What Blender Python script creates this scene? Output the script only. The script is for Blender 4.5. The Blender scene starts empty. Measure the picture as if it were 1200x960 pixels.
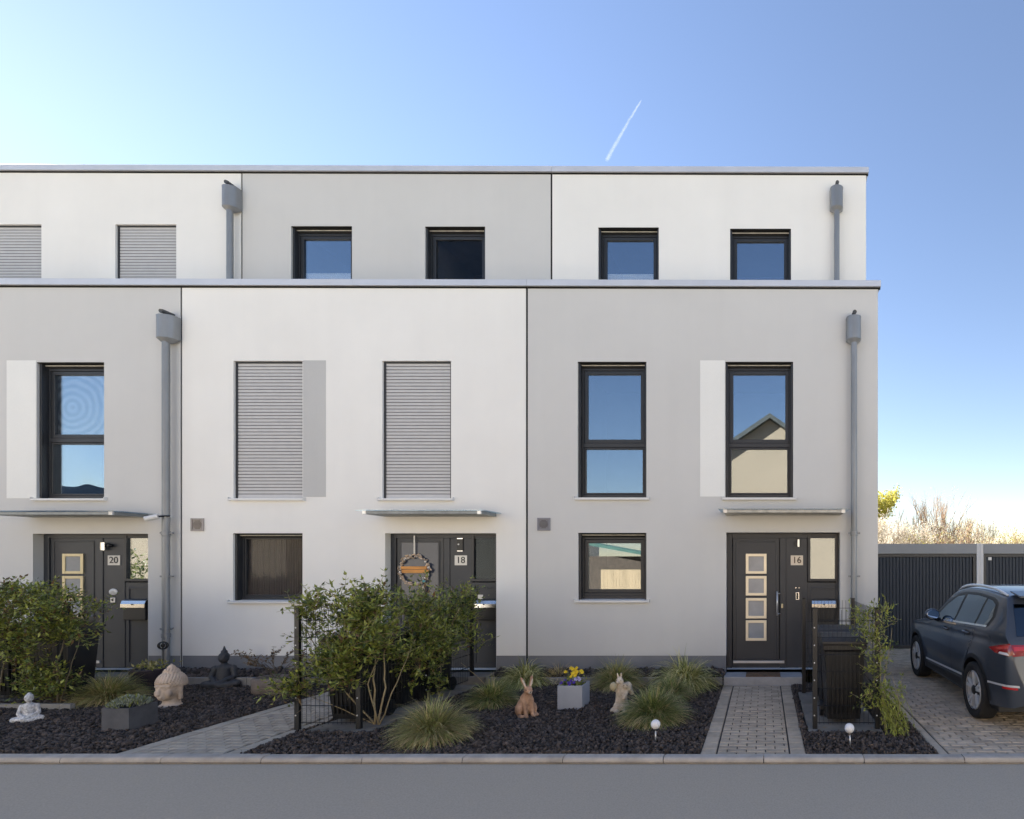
import bpy, bmesh, math, random
import numpy as np
from mathutils import Vector, Matrix, Euler, noise
random.seed(7)
SC = bpy.context.scene
COL = SC.collection
PI = math.pi
rad = math.radians

# ---------------------------------------------------------------- camera frame of the photograph
F, VX, VY, CAMD, CAMZ = 665.0, 895.0, 661.0, 9.5, 1.94
def X(px, y=0.0): return (px - VX) * (CAMD + y) / F
def Z(py, y=0.0): return CAMZ - (py - VY) * (CAMD + y) / F

# ---------------------------------------------------------------- helpers
def lin(r, g, b):
    f = lambda c: (c / 255 / 12.92) if c / 255 <= .04045 else ((c / 255 + .055) / 1.055) ** 2.4
    return (f(r), f(g), f(b), 1)

def empty(name, loc=(0, 0, 0), label=None, cat=None, group=None, rz=0.0):
    o = bpy.data.objects.new(name, None)
    COL.objects.link(o)
    o.location = loc
    o.rotation_euler = (0, 0, rz)
    o.empty_display_size = .1
    tag(o, label, cat, group)
    return o

def tag(o, label=None, cat=None, group=None, kind=None):
    if label: o['label'] = label
    if cat: o['category'] = cat
    if group: o['group'] = group
    if kind: o['kind'] = kind
    return o

class MB:
    """collects shapes and links them as one mesh object"""
    def __init__(s):
        s.v, s.f, s.m = [], [], []
    def add(s, vs, fs, mi=0):
        n = len(s.v)
        s.v.extend([tuple(p) for p in vs])
        s.f.extend([tuple(i + n for i in f) for f in fs])
        s.m.extend([mi] * len(fs))
        return s
    def quad(s, a, b, c, d, mi=0): return s.add([a, b, c, d], [(0, 1, 2, 3)], mi)
    def box(s, x0, x1, y0, y1, z0, z1, mi=0):
        if x0 > x1: x0, x1 = x1, x0
        if y0 > y1: y0, y1 = y1, y0
        if z0 > z1: z0, z1 = z1, z0
        v = [(x0, y0, z0), (x1, y0, z0), (x1, y1, z0), (x0, y1, z0), (x0, y0, z1), (x1, y0, z1), (x1, y1, z1), (x0, y1, z1)]
        return s.add(v, [(0, 3, 2, 1), (4, 5, 6, 7), (0, 1, 5, 4), (1, 2, 6, 5), (2, 3, 7, 6), (3, 0, 4, 7)], mi)
    def ring(s, x0, x1, z0, z1, w, y0, y1, mi=0):
        s.box(x0, x0 + w, y0, y1, z0, z1, mi); s.box(x1 - w, x1, y0, y1, z0, z1, mi)
        s.box(x0 + w, x1 - w, y0, y1, z0, z0 + w, mi); s.box(x0 + w, x1 - w, y0, y1, z1 - w, z1, mi)
        return s
    def tube(s, pts, rs, n=8, mi=0, cap=True):
        pts = [Vector(p) for p in pts]
        if not hasattr(rs, '__len__'): rs = [rs] * len(pts)
        base = len(s.v); up = None
        for i, p in enumerate(pts):
            t = (pts[min(i + 1, len(pts) - 1)] - pts[max(i - 1, 0)])
            t = t.normalized() if t.length > 1e-9 else Vector((0, 0, 1))
            if up is None:
                up = Vector((0, 0, 1)) if abs(t.z) < .9 else Vector((1, 0, 0))
            a = (up - t * up.dot(t)); a = a.normalized() if a.length > 1e-6 else t.orthogonal().normalized()
            up = a; b = t.cross(a)
            for k in range(n):
                an = 2 * PI * k / n
                s.v.append(tuple(p + (a * math.cos(an) + b * math.sin(an)) * rs[i]))
        for i in range(len(pts) - 1):
            for k in range(n):
                k2 = (k + 1) % n
                s.f.append((base + i * n + k, base + i * n + k2, base + (i + 1) * n + k2, base + (i + 1) * n + k)); s.m.append(mi)
        if cap:
            s.f.append(tuple(base + k for k in reversed(range(n)))); s.m.append(mi)
            e = base + (len(pts) - 1) * n
            s.f.append(tuple(e + k for k in range(n))); s.m.append(mi)
        return s
    def lathe(s, prof, c=(0, 0, 0), n=24, mi=0, axis='z', cap=True):
        base = len(s.v); cx, cy, cz = c
        for (r, h) in prof:
            for k in range(n):
                an = 2 * PI * k / n
                u, w = r * math.cos(an), r * math.sin(an)
                if axis == 'z': s.v.append((cx + u, cy + w, cz + h))
                elif axis == 'x': s.v.append((cx + h, cy + u, cz + w))
                else: s.v.append((cx + w, cy + h, cz + u))
        for i in range(len(prof) - 1):
            for k in range(n):
                k2 = (k + 1) % n
                s.f.append((base + i * n + k, base + i * n + k2, base + (i + 1) * n + k2, base + (i + 1) * n + k)); s.m.append(mi)
        if cap:
            s.f.append(tuple(base + k for k in reversed(range(n)))); s.m.append(mi)
            e = base + (len(prof) - 1) * n
            s.f.append(tuple(e + k for k in range(n))); s.m.append(mi)
        return s
    def ball(s, c, r, n=12, m=8, mi=0):
        rx, ry, rz = r if hasattr(r, '__len__') else (r, r, r)
        base = len(s.v)
        for i in range(m + 1):
            th = PI * i / m
            for k in range(n):
                an = 2 * PI * k / n
                s.v.append((c[0] + rx * math.sin(th) * math.cos(an), c[1] + ry * math.sin(th) * math.sin(an), c[2] - rz * math.cos(th)))
        for i in range(m):
            for k in range(n):
                k2 = (k + 1) % n
                s.f.append((base + i * n + k, base + i * n + k2, base + (i + 1) * n + k2, base + (i + 1) * n + k)); s.m.append(mi)
        return s
    def extrude_yz(s, prof, x0, x1, mi=0):
        """closed (y,z) outline swept along x"""
        n = len(prof)
        v = [(x0, y, z) for y, z in prof] + [(x1, y, z) for y, z in prof]
        f = [(i, (i + 1) % n, n + (i + 1) % n, n + i) for i in range(n)]
        f += [tuple(reversed(range(n))), tuple(range(n, 2 * n))]
        return s.add(v, f, mi)
    def build(s, name, mats, parent=None, bevel=0, smooth=False, seg=2):
        me = bpy.data.meshes.new(name)
        me.from_pydata(s.v, [], s.f)
        if not isinstance(mats, (list, tuple)): mats = [mats]
        for m in mats: me.materials.append(m)
        if len(mats) > 1: me.polygons.foreach_set('material_index', s.m)
        if smooth: me.polygons.foreach_set('use_smooth', [True] * len(s.f))
        return place(name, me, parent, bevel, seg)

def place(name, me, parent=None, bevel=0, seg=2):
    o = bpy.data.objects.new(name, me)
    COL.objects.link(o)
    if bevel:
        b = o.modifiers.new('bevel', 'BEVEL'); b.width = bevel; b.segments = seg; b.limit_method = 'ANGLE'; b.angle_limit = rad(40)
    if parent is not None: adopt(o, parent)
    return o

WORLD_FRAME = set()     # empties whose parts are written in world coordinates
def adopt(o, p):
    o.parent = p
    if p.name in WORLD_FRAME:
        o.matrix_parent_inverse = Matrix.Translation(-Vector(p.location))

def wempty(name, loc, label, cat, group=None):
    o = empty(name, loc, label, cat, group); WORLD_FRAME.add(o.name); return o

def dup(root, loc, rz=None, label=None):
    r = root.copy(); COL.objects.link(r); r.location = loc
    if rz is not None: r.rotation_euler = (0, 0, rz)
    if label: r['label'] = label
    for ch in list(root.children):
        c = ch.copy(); COL.objects.link(c); c.parent = r
        for g in list(ch.children):
            d = g.copy(); COL.objects.link(d); d.parent = c
    return r

def fix_normals(o):
    bm = bmesh.new(); bm.from_mesh(o.data); bmesh.ops.recalc_face_normals(bm, faces=bm.faces); bm.to_mesh(o.data); bm.free()

def text_mesh(name, txt, size, loc, depth, m, parent, center=True):
    cu = bpy.data.curves.new(name, 'FONT'); cu.body = txt; cu.size = size; cu.extrude = depth
    cu.align_x = 'CENTER' if center else 'LEFT'; cu.align_y = 'CENTER'; cu.offset = size * .012
    t = bpy.data.objects.new(name, cu); COL.objects.link(t)
    dg = bpy.context.evaluated_depsgraph_get(); dg.update()
    me = bpy.data.meshes.new_from_object(t.evaluated_get(dg))
    bpy.data.objects.remove(t); bpy.data.curves.remove(cu)
    me.transform(Matrix.Translation(loc) @ Matrix.Rotation(PI / 2, 4, 'X'))
    me.materials.clear(); me.materials.append(m)
    return place(name, me, parent)

def blob(name, prims, voxel, mats, parent=None, smooth=4, keep=None):
    """one continuous body from overlapping ellipsoids and tapered limbs"""
    bm = bmesh.new()
    def ell(c, r, rot=(0, 0, 0)):
        r = r if hasattr(r, '__len__') else (r, r, r)
        M = Matrix.Translation(c) @ Euler(rot).to_matrix().to_4x4() @ Matrix.Diagonal((*r, 1))
        bmesh.ops.create_icosphere(bm, subdivisions=3, radius=1, matrix=M)
    for p in prims:
        if p[0] == 'e': ell(*p[1:])
        else:
            a, b, ra, rb = Vector(p[1]), Vector(p[2]), p[3], p[4]
            n = max(3, int((a - b).length / (min(ra, rb) * .4)) + 1)
            for i in range(n + 1):
                t = i / n; ell(a.lerp(b, t), ra + (rb - ra) * t)
    me = bpy.data.meshes.new(name); bm.to_mesh(me); bm.free()
    t = bpy.data.objects.new(name, me); COL.objects.link(t)
    r = t.modifiers.new('r', 'REMESH'); r.mode = 'VOXEL'; r.voxel_size = voxel; r.use_smooth_shade = True
    if smooth:
        sm = t.modifiers.new('s', 'SMOOTH'); sm.factor = .5; sm.iterations = smooth
    dg = bpy.context.evaluated_depsgraph_get(); dg.update()
    m2 = bpy.data.meshes.new_from_object(t.evaluated_get(dg))
    bpy.data.objects.remove(t); bpy.data.meshes.remove(me)
    m2.name = name; m2.materials.clear()
    for m in (mats if isinstance(mats, (list, tuple)) else [mats]): m2.materials.append(m)
    m2.polygons.foreach_set('use_smooth', [True] * len(m2.polygons))
    return place(name, m2, parent)

# ---------------------------------------------------------------- materials
def new_mat(name):
    m = bpy.data.materials.new(name); m.use_nodes = True
    nt = m.node_tree; b = nt.nodes['Principled BSDF']
    return m, nt, b
def N(nt, t, **kw):
    n = nt.nodes.new(t)
    for k, v in kw.items():
        if k in n.inputs: n.inputs[k].default_value = v
        else: setattr(n, k, v)
    return n
def mixc(nt, fac, c1, c2, blend='MIX'):
    n = nt.nodes.new('ShaderNodeMix'); n.data_type = 'RGBA'; n.blend_type = blend
    for sock, v in ((n.inputs[0], fac), (n.inputs[6], c1), (n.inputs[7], c2)):
        if hasattr(v, 'node'): nt.links.new(v, sock)
        else: sock.default_value = v
    return n.outputs[2]
def ramp(nt, src, stops):
    n = nt.nodes.new('ShaderNodeValToRGB')
    while len(n.color_ramp.elements) < len(stops): n.color_ramp.elements.new(.5)
    for e, (p, c) in zip(n.color_ramp.elements, stops):
        e.position = p; e.color = c if hasattr(c, '__len__') else (c, c, c, 1)
    nt.links.new(src, n.inputs[0]); return n.outputs[0]
def coords(nt, scale=1, kind='Object'):
    tc = nt.nodes.new('ShaderNodeTexCoord'); mp = nt.nodes.new('ShaderNodeMapping')
    mp.inputs['Scale'].default_value = scale if hasattr(scale, '__len__') else (scale,) * 3
    nt.links.new(tc.outputs[kind], mp.inputs[0]); return mp.outputs[0]
def noise_tex(nt, vec, scale, detail=4, rough=.55):
    n = N(nt, 'ShaderNodeTexNoise', Scale=scale, Detail=detail, Roughness=rough)
    nt.links.new(vec, n.inputs['Vector']); return n.outputs['Fac']

def mat(name, c, rough=.6, var=.0, vscale=3, metal=0, bump=0, bscale=60, spec=.5, island=0, coat=0, c2=None, stretch=(1, 1, 1), bdist=.004):
    m, nt, b = new_mat(name)
    c = tuple(c) if len(c) == 4 else (*c, 1)
    b.inputs['Roughness'].default_value = rough; b.inputs['Metallic'].default_value = metal
    b.inputs['Specular IOR Level'].default_value = spec; b.inputs['Coat Weight'].default_value = coat
    out = None
    vec = coords(nt, stretch)
    if var:
        n = noise_tex(nt, vec, vscale, 6, .62)
        lo = tuple(x * (1 - var) for x in c[:3]) + (1,)
        hi = tuple(min(1, x * (1 + var)) for x in (c2 or c)[:3]) + (1,)
        out = ramp(nt, n, [(.3, lo), (.7, hi)])
    if island:
        g = nt.nodes.new('ShaderNodeNewGeometry')
        v = ramp(nt, g.outputs['Random Per Island'], [(0, 1 - island), (1, 1 + island)])
        out = mixc(nt, 1.0, out if out else c, v, 'MULTIPLY')
    if out: nt.links.new(out, b.inputs['Base Color'])
    else: b.inputs['Base Color'].default_value = c
    if bump:
        n = noise_tex(nt, vec, bscale, 5, .7)
        bp = N(nt, 'ShaderNodeBump', Strength=bump, Distance=bdist)
        nt.links.new(n, bp.inputs['Height']); nt.links.new(bp.outputs[0], b.inputs['Normal'])
    return m

def plaster(name, c):
    m, nt, b = new_mat(name)
    vec = coords(nt); b.inputs['Roughness'].default_value = .92; b.inputs['Specular IOR Level'].default_value = .25
    big = noise_tex(nt, vec, .55, 4, .6)
    streak = noise_tex(nt, coords(nt, (2.2, 2.2, .16)), 1.4, 5, .6)
    fine = noise_tex(nt, vec, 130, 3, .7)
    col = ramp(nt, big, [(.25, tuple(x * .955 for x in c[:3]) + (1,)), (.75, tuple(min(1, x * 1.03) for x in c[:3]) + (1,))])
    col = mixc(nt, .35, col, ramp(nt, streak, [(.3, .95), (.62, 1.0)]), 'MULTIPLY')
    col = mixc(nt, .5, col, ramp(nt, fine, [(.3, .9), (.7, 1.04)]), 'MULTIPLY')
    nt.links.new(col, b.inputs['Base Color'])
    bp = N(nt, 'ShaderNodeBump', Strength=.5, Distance=.0035)
    nt.links.new(fine, bp.inputs['Height']); nt.links.new(bp.outputs[0], b.inputs['Normal'])
    return m

def glass(name, refl=.45, tint=(.62, .68, .72, 1), wob=.0):
    m = bpy.data.materials.new(name); m.use_nodes = True; nt = m.node_tree; nt.nodes.clear()
    out = nt.nodes.new('ShaderNodeOutputMaterial'); mx = nt.nodes.new('ShaderNodeMixShader')
    gl = N(nt, 'ShaderNodeBsdfGlossy', Roughness=.0, Color=(.74, .87, 1, 1)); tr = N(nt, 'ShaderNodeBsdfTransparent', Color=tint)
    lw = N(nt, 'ShaderNodeLayerWeight', Blend=.5); pw = N(nt, 'ShaderNodeMath', operation='POWER'); pw.inputs[1].default_value = 3.5
    nt.links.new(lw.outputs['Facing'], pw.inputs[0]); mr = N(nt, 'ShaderNodeMapRange'); nt.links.new(pw.outputs[0], mr.inputs[0])
    mr.inputs[1].default_value = 0; mr.inputs[2].default_value = 1; mr.inputs[3].default_value = refl; mr.inputs[4].default_value = 1
    nt.links.new(mr.outputs[0], mx.inputs[0]); nt.links.new(tr.outputs[0], mx.inputs[1]); nt.links.new(gl.outputs[0], mx.inputs[2])
    nt.links.new(mx.outputs[0], out.inputs[0])
    if wob:
        n = noise_tex(nt, coords(nt), 1.1, 1, .4)
        bp = N(nt, 'ShaderNodeBump', Strength=wob, Distance=.02)
        nt.links.new(n, bp.inputs['Height']); nt.links.new(bp.outputs[0], gl.inputs['Normal'])
    return m

def leafmat(name, c, c2=None, rough=.45, island=.35, trans=.25):
    m = bpy.data.materials.new(name); m.use_nodes = True; nt = m.node_tree; b = nt.nodes['Principled BSDF']
    g = nt.nodes.new('ShaderNodeNewGeometry')
    col = ramp(nt, g.outputs['Random Per Island'], [(0, tuple(x * (1 - island) for x in c[:3]) + (1,)), (1, tuple(x * (1 + island) for x in (c2 or c)[:3]) + (1,))])
    nt.links.new(col, b.inputs['Base Color']); b.inputs['Roughness'].default_value = rough
    if trans:
        t = nt.nodes.new('ShaderNodeBsdfTranslucent'); nt.links.new(col, t.inputs[0])
        mx = nt.nodes.new('ShaderNodeMixShader'); mx.inputs[0].default_value = trans
        nt.links.new(b.outputs[0], mx.inputs[1]); nt.links.new(t.outputs[0], mx.inputs[2])
        nt.links.new(mx.outputs[0], nt.nodes['Material Output'].inputs[0])
    return m

M = {}
M['white_plaster'] = plaster('white_plaster', (.872, .866, .835))
M['grey_plaster'] = plaster('grey_plaster', (.638, .638, .625))
M['light_panel'] = plaster('light_panel', (.86, .865, .835))
M['grey_panel'] = plaster('grey_panel', (.555, .558, .55))
M['plinth'] = mat('plinth_render', (.215, .22, .235), .9, .14, 1.2, bump=.5, bscale=90)
M['anthracite'] = mat('anthracite_frame', (.026, .028, .033), .42, .06, 5)
M['anthracite_door'] = mat('anthracite_door', (.036, .040, .048), .46, .07, 2.5, bump=.06, bscale=200)
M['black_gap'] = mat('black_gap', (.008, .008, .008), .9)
M['zinc'] = mat('zinc_sheet', (.62, .635, .68), .45, .06, 2.5, metal=.3)
M['zinc_pipe'] = mat('zinc_pipe', (.25, .262, .275), .45, .16, 3, metal=.35, stretch=(1, 1, .35))
M['white_metal'] = mat('white_metal', (.72, .72, .71), .38, .04)
M['alu'] = mat('aluminium', (.60, .61, .63), .34, .05, metal=.6)
M['steel'] = mat('brushed_steel', (.62, .62, .62), .24, .06, 4, metal=1, stretch=(1, 1, 30))
M['chrome'] = mat('chrome', (.75, .75, .76), .1, metal=1)
M['shutter'] = mat('shutter_slats', (.53, .528, .53), .5, .04, 8)
M['shutter_groove'] = mat('shutter_groove', (.16, .16, .165), .7)
M['glass'] = glass('window_glass', .25, (.95, .97, .98, 1))
M['glass_soft'] = glass('door_glass', .25, (.8, .82, .85, 1))
M['glass_deep'] = glass('curtained_glass', .012, (.95, .94, .93, 1))
M['glass_wavy'] = glass('wavy_glass', .38, (.86, .89, .91, 1), wob=.5)
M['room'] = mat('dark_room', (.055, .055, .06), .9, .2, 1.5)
M['blind'] = mat('pleated_blind', (.80, .83, .86), .85)
M['curtain'] = mat('brown_curtain', (.088, .077, .074), .9, .1, 5)
M['cream_frame'] = mat('cream_metal', (.82, .74, .58), .36, .05, metal=.35)
M['brass_frame'] = mat('brass_metal', (.60, .52, .33), .38, .05, metal=.35)
M['frost'] = mat('frosted_glass', (.26, .29, .33), .16, .2, 2, spec=.8)
M['black_plastic'] = mat('black_plastic', (.010, .0105, .012), .42, .15, 6)
M['black_steel'] = mat('black_coated_steel', (.010, .0115, .014), .4)
M['bolt'] = mat('bolt_head', (.75, .75, .75), .35)
M['concrete'] = mat('concrete', (.25, .24, .225), .9, .16, 4, bump=.5, bscale=60, c2=(.28, .27, .26))
M['kerb'] = mat('kerb_concrete', (.42, .385, .345), .92, .22, 5, bump=.7, bscale=90, island=.06)
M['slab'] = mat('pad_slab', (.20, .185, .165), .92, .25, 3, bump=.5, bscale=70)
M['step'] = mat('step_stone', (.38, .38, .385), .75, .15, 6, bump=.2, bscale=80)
M['paver'] = mat('paver', (.445, .37, .285), .92, .16, 7, bump=.7, bscale=110, island=.14)
M['paver_grey'] = mat('paver_grey', (.39, .345, .285), .92, .16, 7, bump=.7, bscale=110, island=.13)
M['paver_drive'] = mat('paver_drive', (.47, .385, .295), .92, .18, 5, bump=.7, bscale=110, island=.16)
M['joint'] = mat('joint_sand', (.060, .055, .050), .95, .2, 20)
M['asphalt'] = mat('road_surface', (.435, .375, .295), .93, .13, 70, bump=.5, bscale=140)
M['soil'] = mat('soil', (.022, .019, .018), .95, .3, 10)
M['lava'] = mat('lava_stone', (.072, .058, .051), .9, .3, 30, bump=.7, bscale=160, island=.6)
M['terrain'] = mat('meadow', (.075, .085, .035), .95, .3, .2)
M['pavement'] = mat('pavement', (.34, .31, .28), .9, .12, 1.5)
M['wood_dark'] = mat('bark', (.13, .095, .07), .85, .3, 12)
M['twig'] = mat('twig', (.30, .23, .14), .8, .25, 10)
M['canopy_glass'] = glass('canopy_glass', .16, (.86, .90, .90, 1))
M['canopy_cream'] = mat('weathered_cream_metal', (.50, .48, .43), .55, .25, 9)
M['canopy_grey'] = mat('weathered_grey_metal', (.27, .29, .30), .5, .2, 6, metal=.3)
# ================================================================ the row of houses
PENT = 1.10                                  # set-back of the top storey
def ztop_low(x): return 6.672 - .0022 * (x - 1.9)
def ztop_up(x): return 9.332 - .0031 * (x - 1.9)
ZPL = Z(768.5)                               # top of the dark plinth
DEEP = 9.4

def holed_wall(mb, x0, x1, z0, z1, y, holes, rev, z1f=None):
    xs = sorted({x0, x1, *[h[0] for h in holes], *[h[1] for h in holes]})
    zs = sorted({z0, z1, *[h[2] for h in holes], *[h[3] for h in holes]})
    top = (lambda x, z: z1f(x) if z == z1 and z1f else z)
    for i in range(len(xs) - 1):
        for j in range(len(zs) - 1):
            cx, cz = (xs[i] + xs[i + 1]) / 2, (zs[j] + zs[j + 1]) / 2
            if cz < z0 or any(h[0] < cx < h[1] and h[2] < cz < h[3] for h in holes): continue
            a, b, c, d = xs[i], xs[i + 1], zs[j], zs[j + 1]
            mb.quad((a, y, c), (b, y, c), (b, y, top(b, d)), (a, y, top(a, d)))
    for (a, b, c, d) in [h[:4] for h in holes]:
        mb.quad((a, y, c), (a, y, d), (a, y + rev, d), (a, y + rev, c))
        mb.quad((b, y, d), (b, y, c), (b, y + rev, c), (b, y + rev, d))
        mb.quad((a, y, d), (b, y, d), (b, y + rev, d), (a, y + rev, d))
        mb.quad((b, y, c), (a, y, c), (a, y + rev, c), (b, y + rev, c))

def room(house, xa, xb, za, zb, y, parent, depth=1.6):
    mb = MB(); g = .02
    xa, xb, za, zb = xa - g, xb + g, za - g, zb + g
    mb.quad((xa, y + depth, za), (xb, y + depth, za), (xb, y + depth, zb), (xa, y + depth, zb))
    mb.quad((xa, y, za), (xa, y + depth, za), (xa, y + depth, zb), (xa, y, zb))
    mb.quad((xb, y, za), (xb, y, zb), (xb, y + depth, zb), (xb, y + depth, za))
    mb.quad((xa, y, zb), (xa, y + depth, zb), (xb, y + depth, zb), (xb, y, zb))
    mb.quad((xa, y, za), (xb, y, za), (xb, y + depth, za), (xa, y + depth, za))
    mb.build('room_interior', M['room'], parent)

REV = .16
def sill(win, xa, xb, za, y):
    mb = MB(); mb.extrude_yz([(y - .05, za - .042), (y - .05, za - .012), (y + REV - .005, za + .012), (y + REV - .005, za - .006), (y - .044, za - .03), (y - .044, za - .042)], xa - .045, xb + .045)
    mb.box(xa - .052, xa - .045, y - .052, y + .0, za - .046, za + .014); mb.box(xb + .045, xb + .052, y - .052, y + .0, za - .046, za + .014)
    o = mb.build('sill', M['white_metal'], win); fix_normals(o)

def window(house, xa, xb, za, zb, y, transom=None, has_sill=True, blind=None, glassm='glass', shutterbox=True, heavy=.095, bottom_heavy=0, blind_kind='blind', lowglass=None):
    """frame + sashes + panes; transom = height of the lower edge of the transom bar"""
    yf = y + REV
    fr = MB(); fr.ring(xa, xb, za, zb, .062, yf - .03, yf + .045)
    if shutterbox: fr.box(xa + .062, xb - .062, yf - .032, yf + .02, zb - .105, zb - .062)
    if transom: fr.box(xa + .062, xb - .062, yf - .028, yf + .04, transom, transom + .072)
    for (u, v) in ((xa, xa + .034), (xb - .034, xb)): fr.box(u, v, y + .035, yf - .0305, za + .0, zb - .0)
    w = fr.build('window', M['anthracite'], house, .004)
    MB().box(xa + .034, xb - .034, y + .085, y + .10, zb - .040, zb - .024).build('shutter_end_bar', M['canopy_cream'], w, .003)
    MB().box(xa + .034, xb - .034, y + .11, y + .125, zb - .07, zb - .013).box(xa + .002, xb - .002, y + .006, y + .125, zb - .012, zb - .001).build('shutter_slot', M['black_gap'], w)
    spans = [(za + .062, transom), (transom + .072, zb - .062 - (.043 if shutterbox else 0))] if transom else [(za + .062 + bottom_heavy, zb - .062 - (.043 if shutterbox else 0))]
    if bottom_heavy: MB().box(xa + .062, xb - .062, yf - .026, yf + .04, za + .062, za + .062 + bottom_heavy).build('bottom_rail', M['anthracite'], w, .004)
    for i, (c, d) in enumerate(spans):
        sw = .028 if (transom and i == 0) else heavy - .035
        s = MB(); s.ring(xa + .066, xb - .066, c + .004, d - .004, sw, yf - .02, yf + .03)
        s.build('sash', M['anthracite'], w, .005)
        g = .066 + sw - .004
        p = MB(); p.box(xa + g, xb - g, yf + .008, yf + .018, c + sw, d - sw)
        p.build('pane', M[lowglass if (lowglass and i == 0 and transom) else glassm], w)
    if blind:
        a, b, m = blind
        bl = MB(); n = max(2, int((b - a) / .03))
        for k in range(n):
            z0, z1 = a + (b - a) * k / n, a + (b - a) * (k + .5) / n; z2 = a + (b - a) * (k + 1) / n
            bl.quad((xa + .09, yf + .05, z0), (xb - .09, yf + .05, z0), (xb - .09, yf + .062, z1), (xa + .09, yf + .062, z1))
            bl.quad((xa + .09, yf + .062, z1), (xb - .09, yf + .062, z1), (xb - .09, yf + .05, z2), (xa + .09, yf + .05, z2))
        bl.box(xa + .09, xb - .09, yf + .045, yf + .066, b, b + .018)
        bl.build(blind_kind, M[m], w)
    room(house, xa, xb, za, zb, yf + .075, w)
    if has_sill: sill(w, xa, xb, za, y)
    return w

def curtain(win, xa, xb, za, zb, y):
    mb = MB(); n = 260
    for k in range(n):
        x0, x1 = xa + (xb - xa) * k / n, xa + (xb - xa) * (k + 1) / n
        f = lambda x: y + .006 * math.sin(x * 150) + .003 * math.sin(x * 61 + 1)
        mb.quad((x0, f(x0), za), (x1, f(x1), za), (x1, f(x1), zb), (x0, f(x0), zb))
    mb.build('curtain', M['curtain'], win)

def shutter_window(house, xa, xb, za, zb, y, has_sill=True):
    fr = MB(); d = .05
    fr.box(xa, xa + .034, y + d - .012, y + REV + .04, za, zb); fr.box(xb - .034, xb, y + d - .012, y + REV + .04, za, zb)
    fr.box(xa + .034, xb - .034, y + d - .01, y + REV + .04, zb - .03, zb)
    w = fr.build('window', M['anthracite'], house, .003)
    s = MB(); p = .055; z = zb - .03
    while z > za + .012:
        z0 = max(za + .008, z - p); h = z - z0
        s.box(xa + .034, xb - .034, y + d, y + d + .012, z0 + h * .26, z, 0); s.box(xa + .034, xb - .034, y + d + .006, y + d + .012, z0, z0 + h * .26, 1)
        z -= p
    o = s.build('roller_shutter', [M['shutter'], M['shutter_groove']], w)
    MB().box(xa + .034, xb - .034, y + d - .004, y + d + .02, za - .0, za + .04).build('shutter_end_bar', M['shutter'], w, .004)
    if has_sill: sill(w, xa, xb, za, y)
    return w

def downpipe(house, xc, zb, zt, y, hop_w=.235, kink=True):
    r = .051; yc = y - .115
    p = MB(); p.tube([(xc, yc, zb), (xc, yc, zt + .03)], r, 18)
    for zz in (zb + (zt - zb) * .42, zb + .62):
        if zt - zb > 3: p.lathe([(r, 0), (r + .008, .004), (r + .008, .07), (r, .075)], (xc, yc, zz), 18)
    o = p.build('downpipe', M['zinc_pipe'], house, 0, True)
    m = o.modifiers.new('e', 'EDGE_SPLIT'); m.split_angle = rad(50)
    h = MB(); w = hop_w / 2; y1 = y - .004; y0 = y - .21                      # rainwater head: rounded front, flat back
    n = 12; outline = [(xc - w, y1), (xc + w, y1)] + [(xc + w * math.cos(a), y0 + .10 - .10 * math.sin(a)) for a in [PI * k / n for k in range(n + 1)]]
    outline = [(xc + w, y1)] + [(xc + w * math.cos(PI * k / n), y0 + .11 - .11 * math.sin(PI * k / n)) for k in range(n + 1)] + [(xc - w, y1)]
    for (za, zb2, s0, s1) in ((zt, zt + .07, .45, 1), (zt + .07, zt + .43, 1, 1), (zt + .43, zt + .445, 1.03, 1.03)):
        cx, cy = xc, (y0 + y1) / 2
        sc = lambda q, s: (cx + (q[0] - cx) * s, (cy + (q[1] - cy) * s) if s <= 1 else q[1])
        k = len(outline)
        v = [(*sc(q, s0), za) for q in outline] + [(*sc(q, s1), zb2) for q in outline]
        h.add(v, [(i, (i + 1) % k, k + (i + 1) % k, k + i) for i in range(k)] + [tuple(reversed(range(k))), tuple(range(k, 2 * k))])
    o2 = h.build('rainwater_head', M['zinc_pipe'], o); fix_normals(o2)
    e = MB(); e.tube([(xc, y + .0, zt + .50), (xc, y - .17, zt + .50), (xc, y - .20, zt + .49)], .033, 12)
    e.lathe([(.027, 0), (.0, .001)], (xc, y - .2015, zt + .49), 12, axis='y')
    e.build('overflow_spout', M['zinc_pipe'] if not kink else M['spout'], o, 0, False)
    if zt - zb > 3:
        for zz in (zb + (zt - zb) * .42 + .03, zb + 1.62, zb + .75):
            b = MB(); b.lathe([(r + .003, 0), (r + .011, 0), (r + .011, .03), (r + .003, .03)], (xc, yc, zz), 18)
            b.box(xc - r - .045, xc - r - .008, yc - .008, yc + .008, zz, zz + .03); b.box(xc + r + .008, xc + r + .05, yc - .008, yc + .008, zz, zz + .03)
            b.box(xc - .012, xc + .012, yc + r, y + .01, zz + .005, zz + .025)
            b.build('pipe_clamp', M['zinc_pipe'], o)
M['spout'] = mat('dark_spout', (.06, .065, .07), .5)

def canopy(house, xa, xb, y, zt, front_mat):
    """glass sheet on a flat metal tray, .57 m deep; xa, xb = door opening"""
    o = MB().box(xa - .005, xb + .005, y - .53, y - .0, zt - .062, zt - .013).build('door_canopy', M[front_mat], house, .006)
    g = MB(); g.box(xa - .087, xb + .087, y - .57, y - .002, zt - .012, zt + .0)
    g.build('canopy_glass', M['canopy_glass'], o)
    for x in (xa + .02, xb - .02): MB().box(x - .03, x + .03, y - .534, y - .5, zt - .066, zt - .009).build('canopy_bracket', M['alu'], o, .003)

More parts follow.
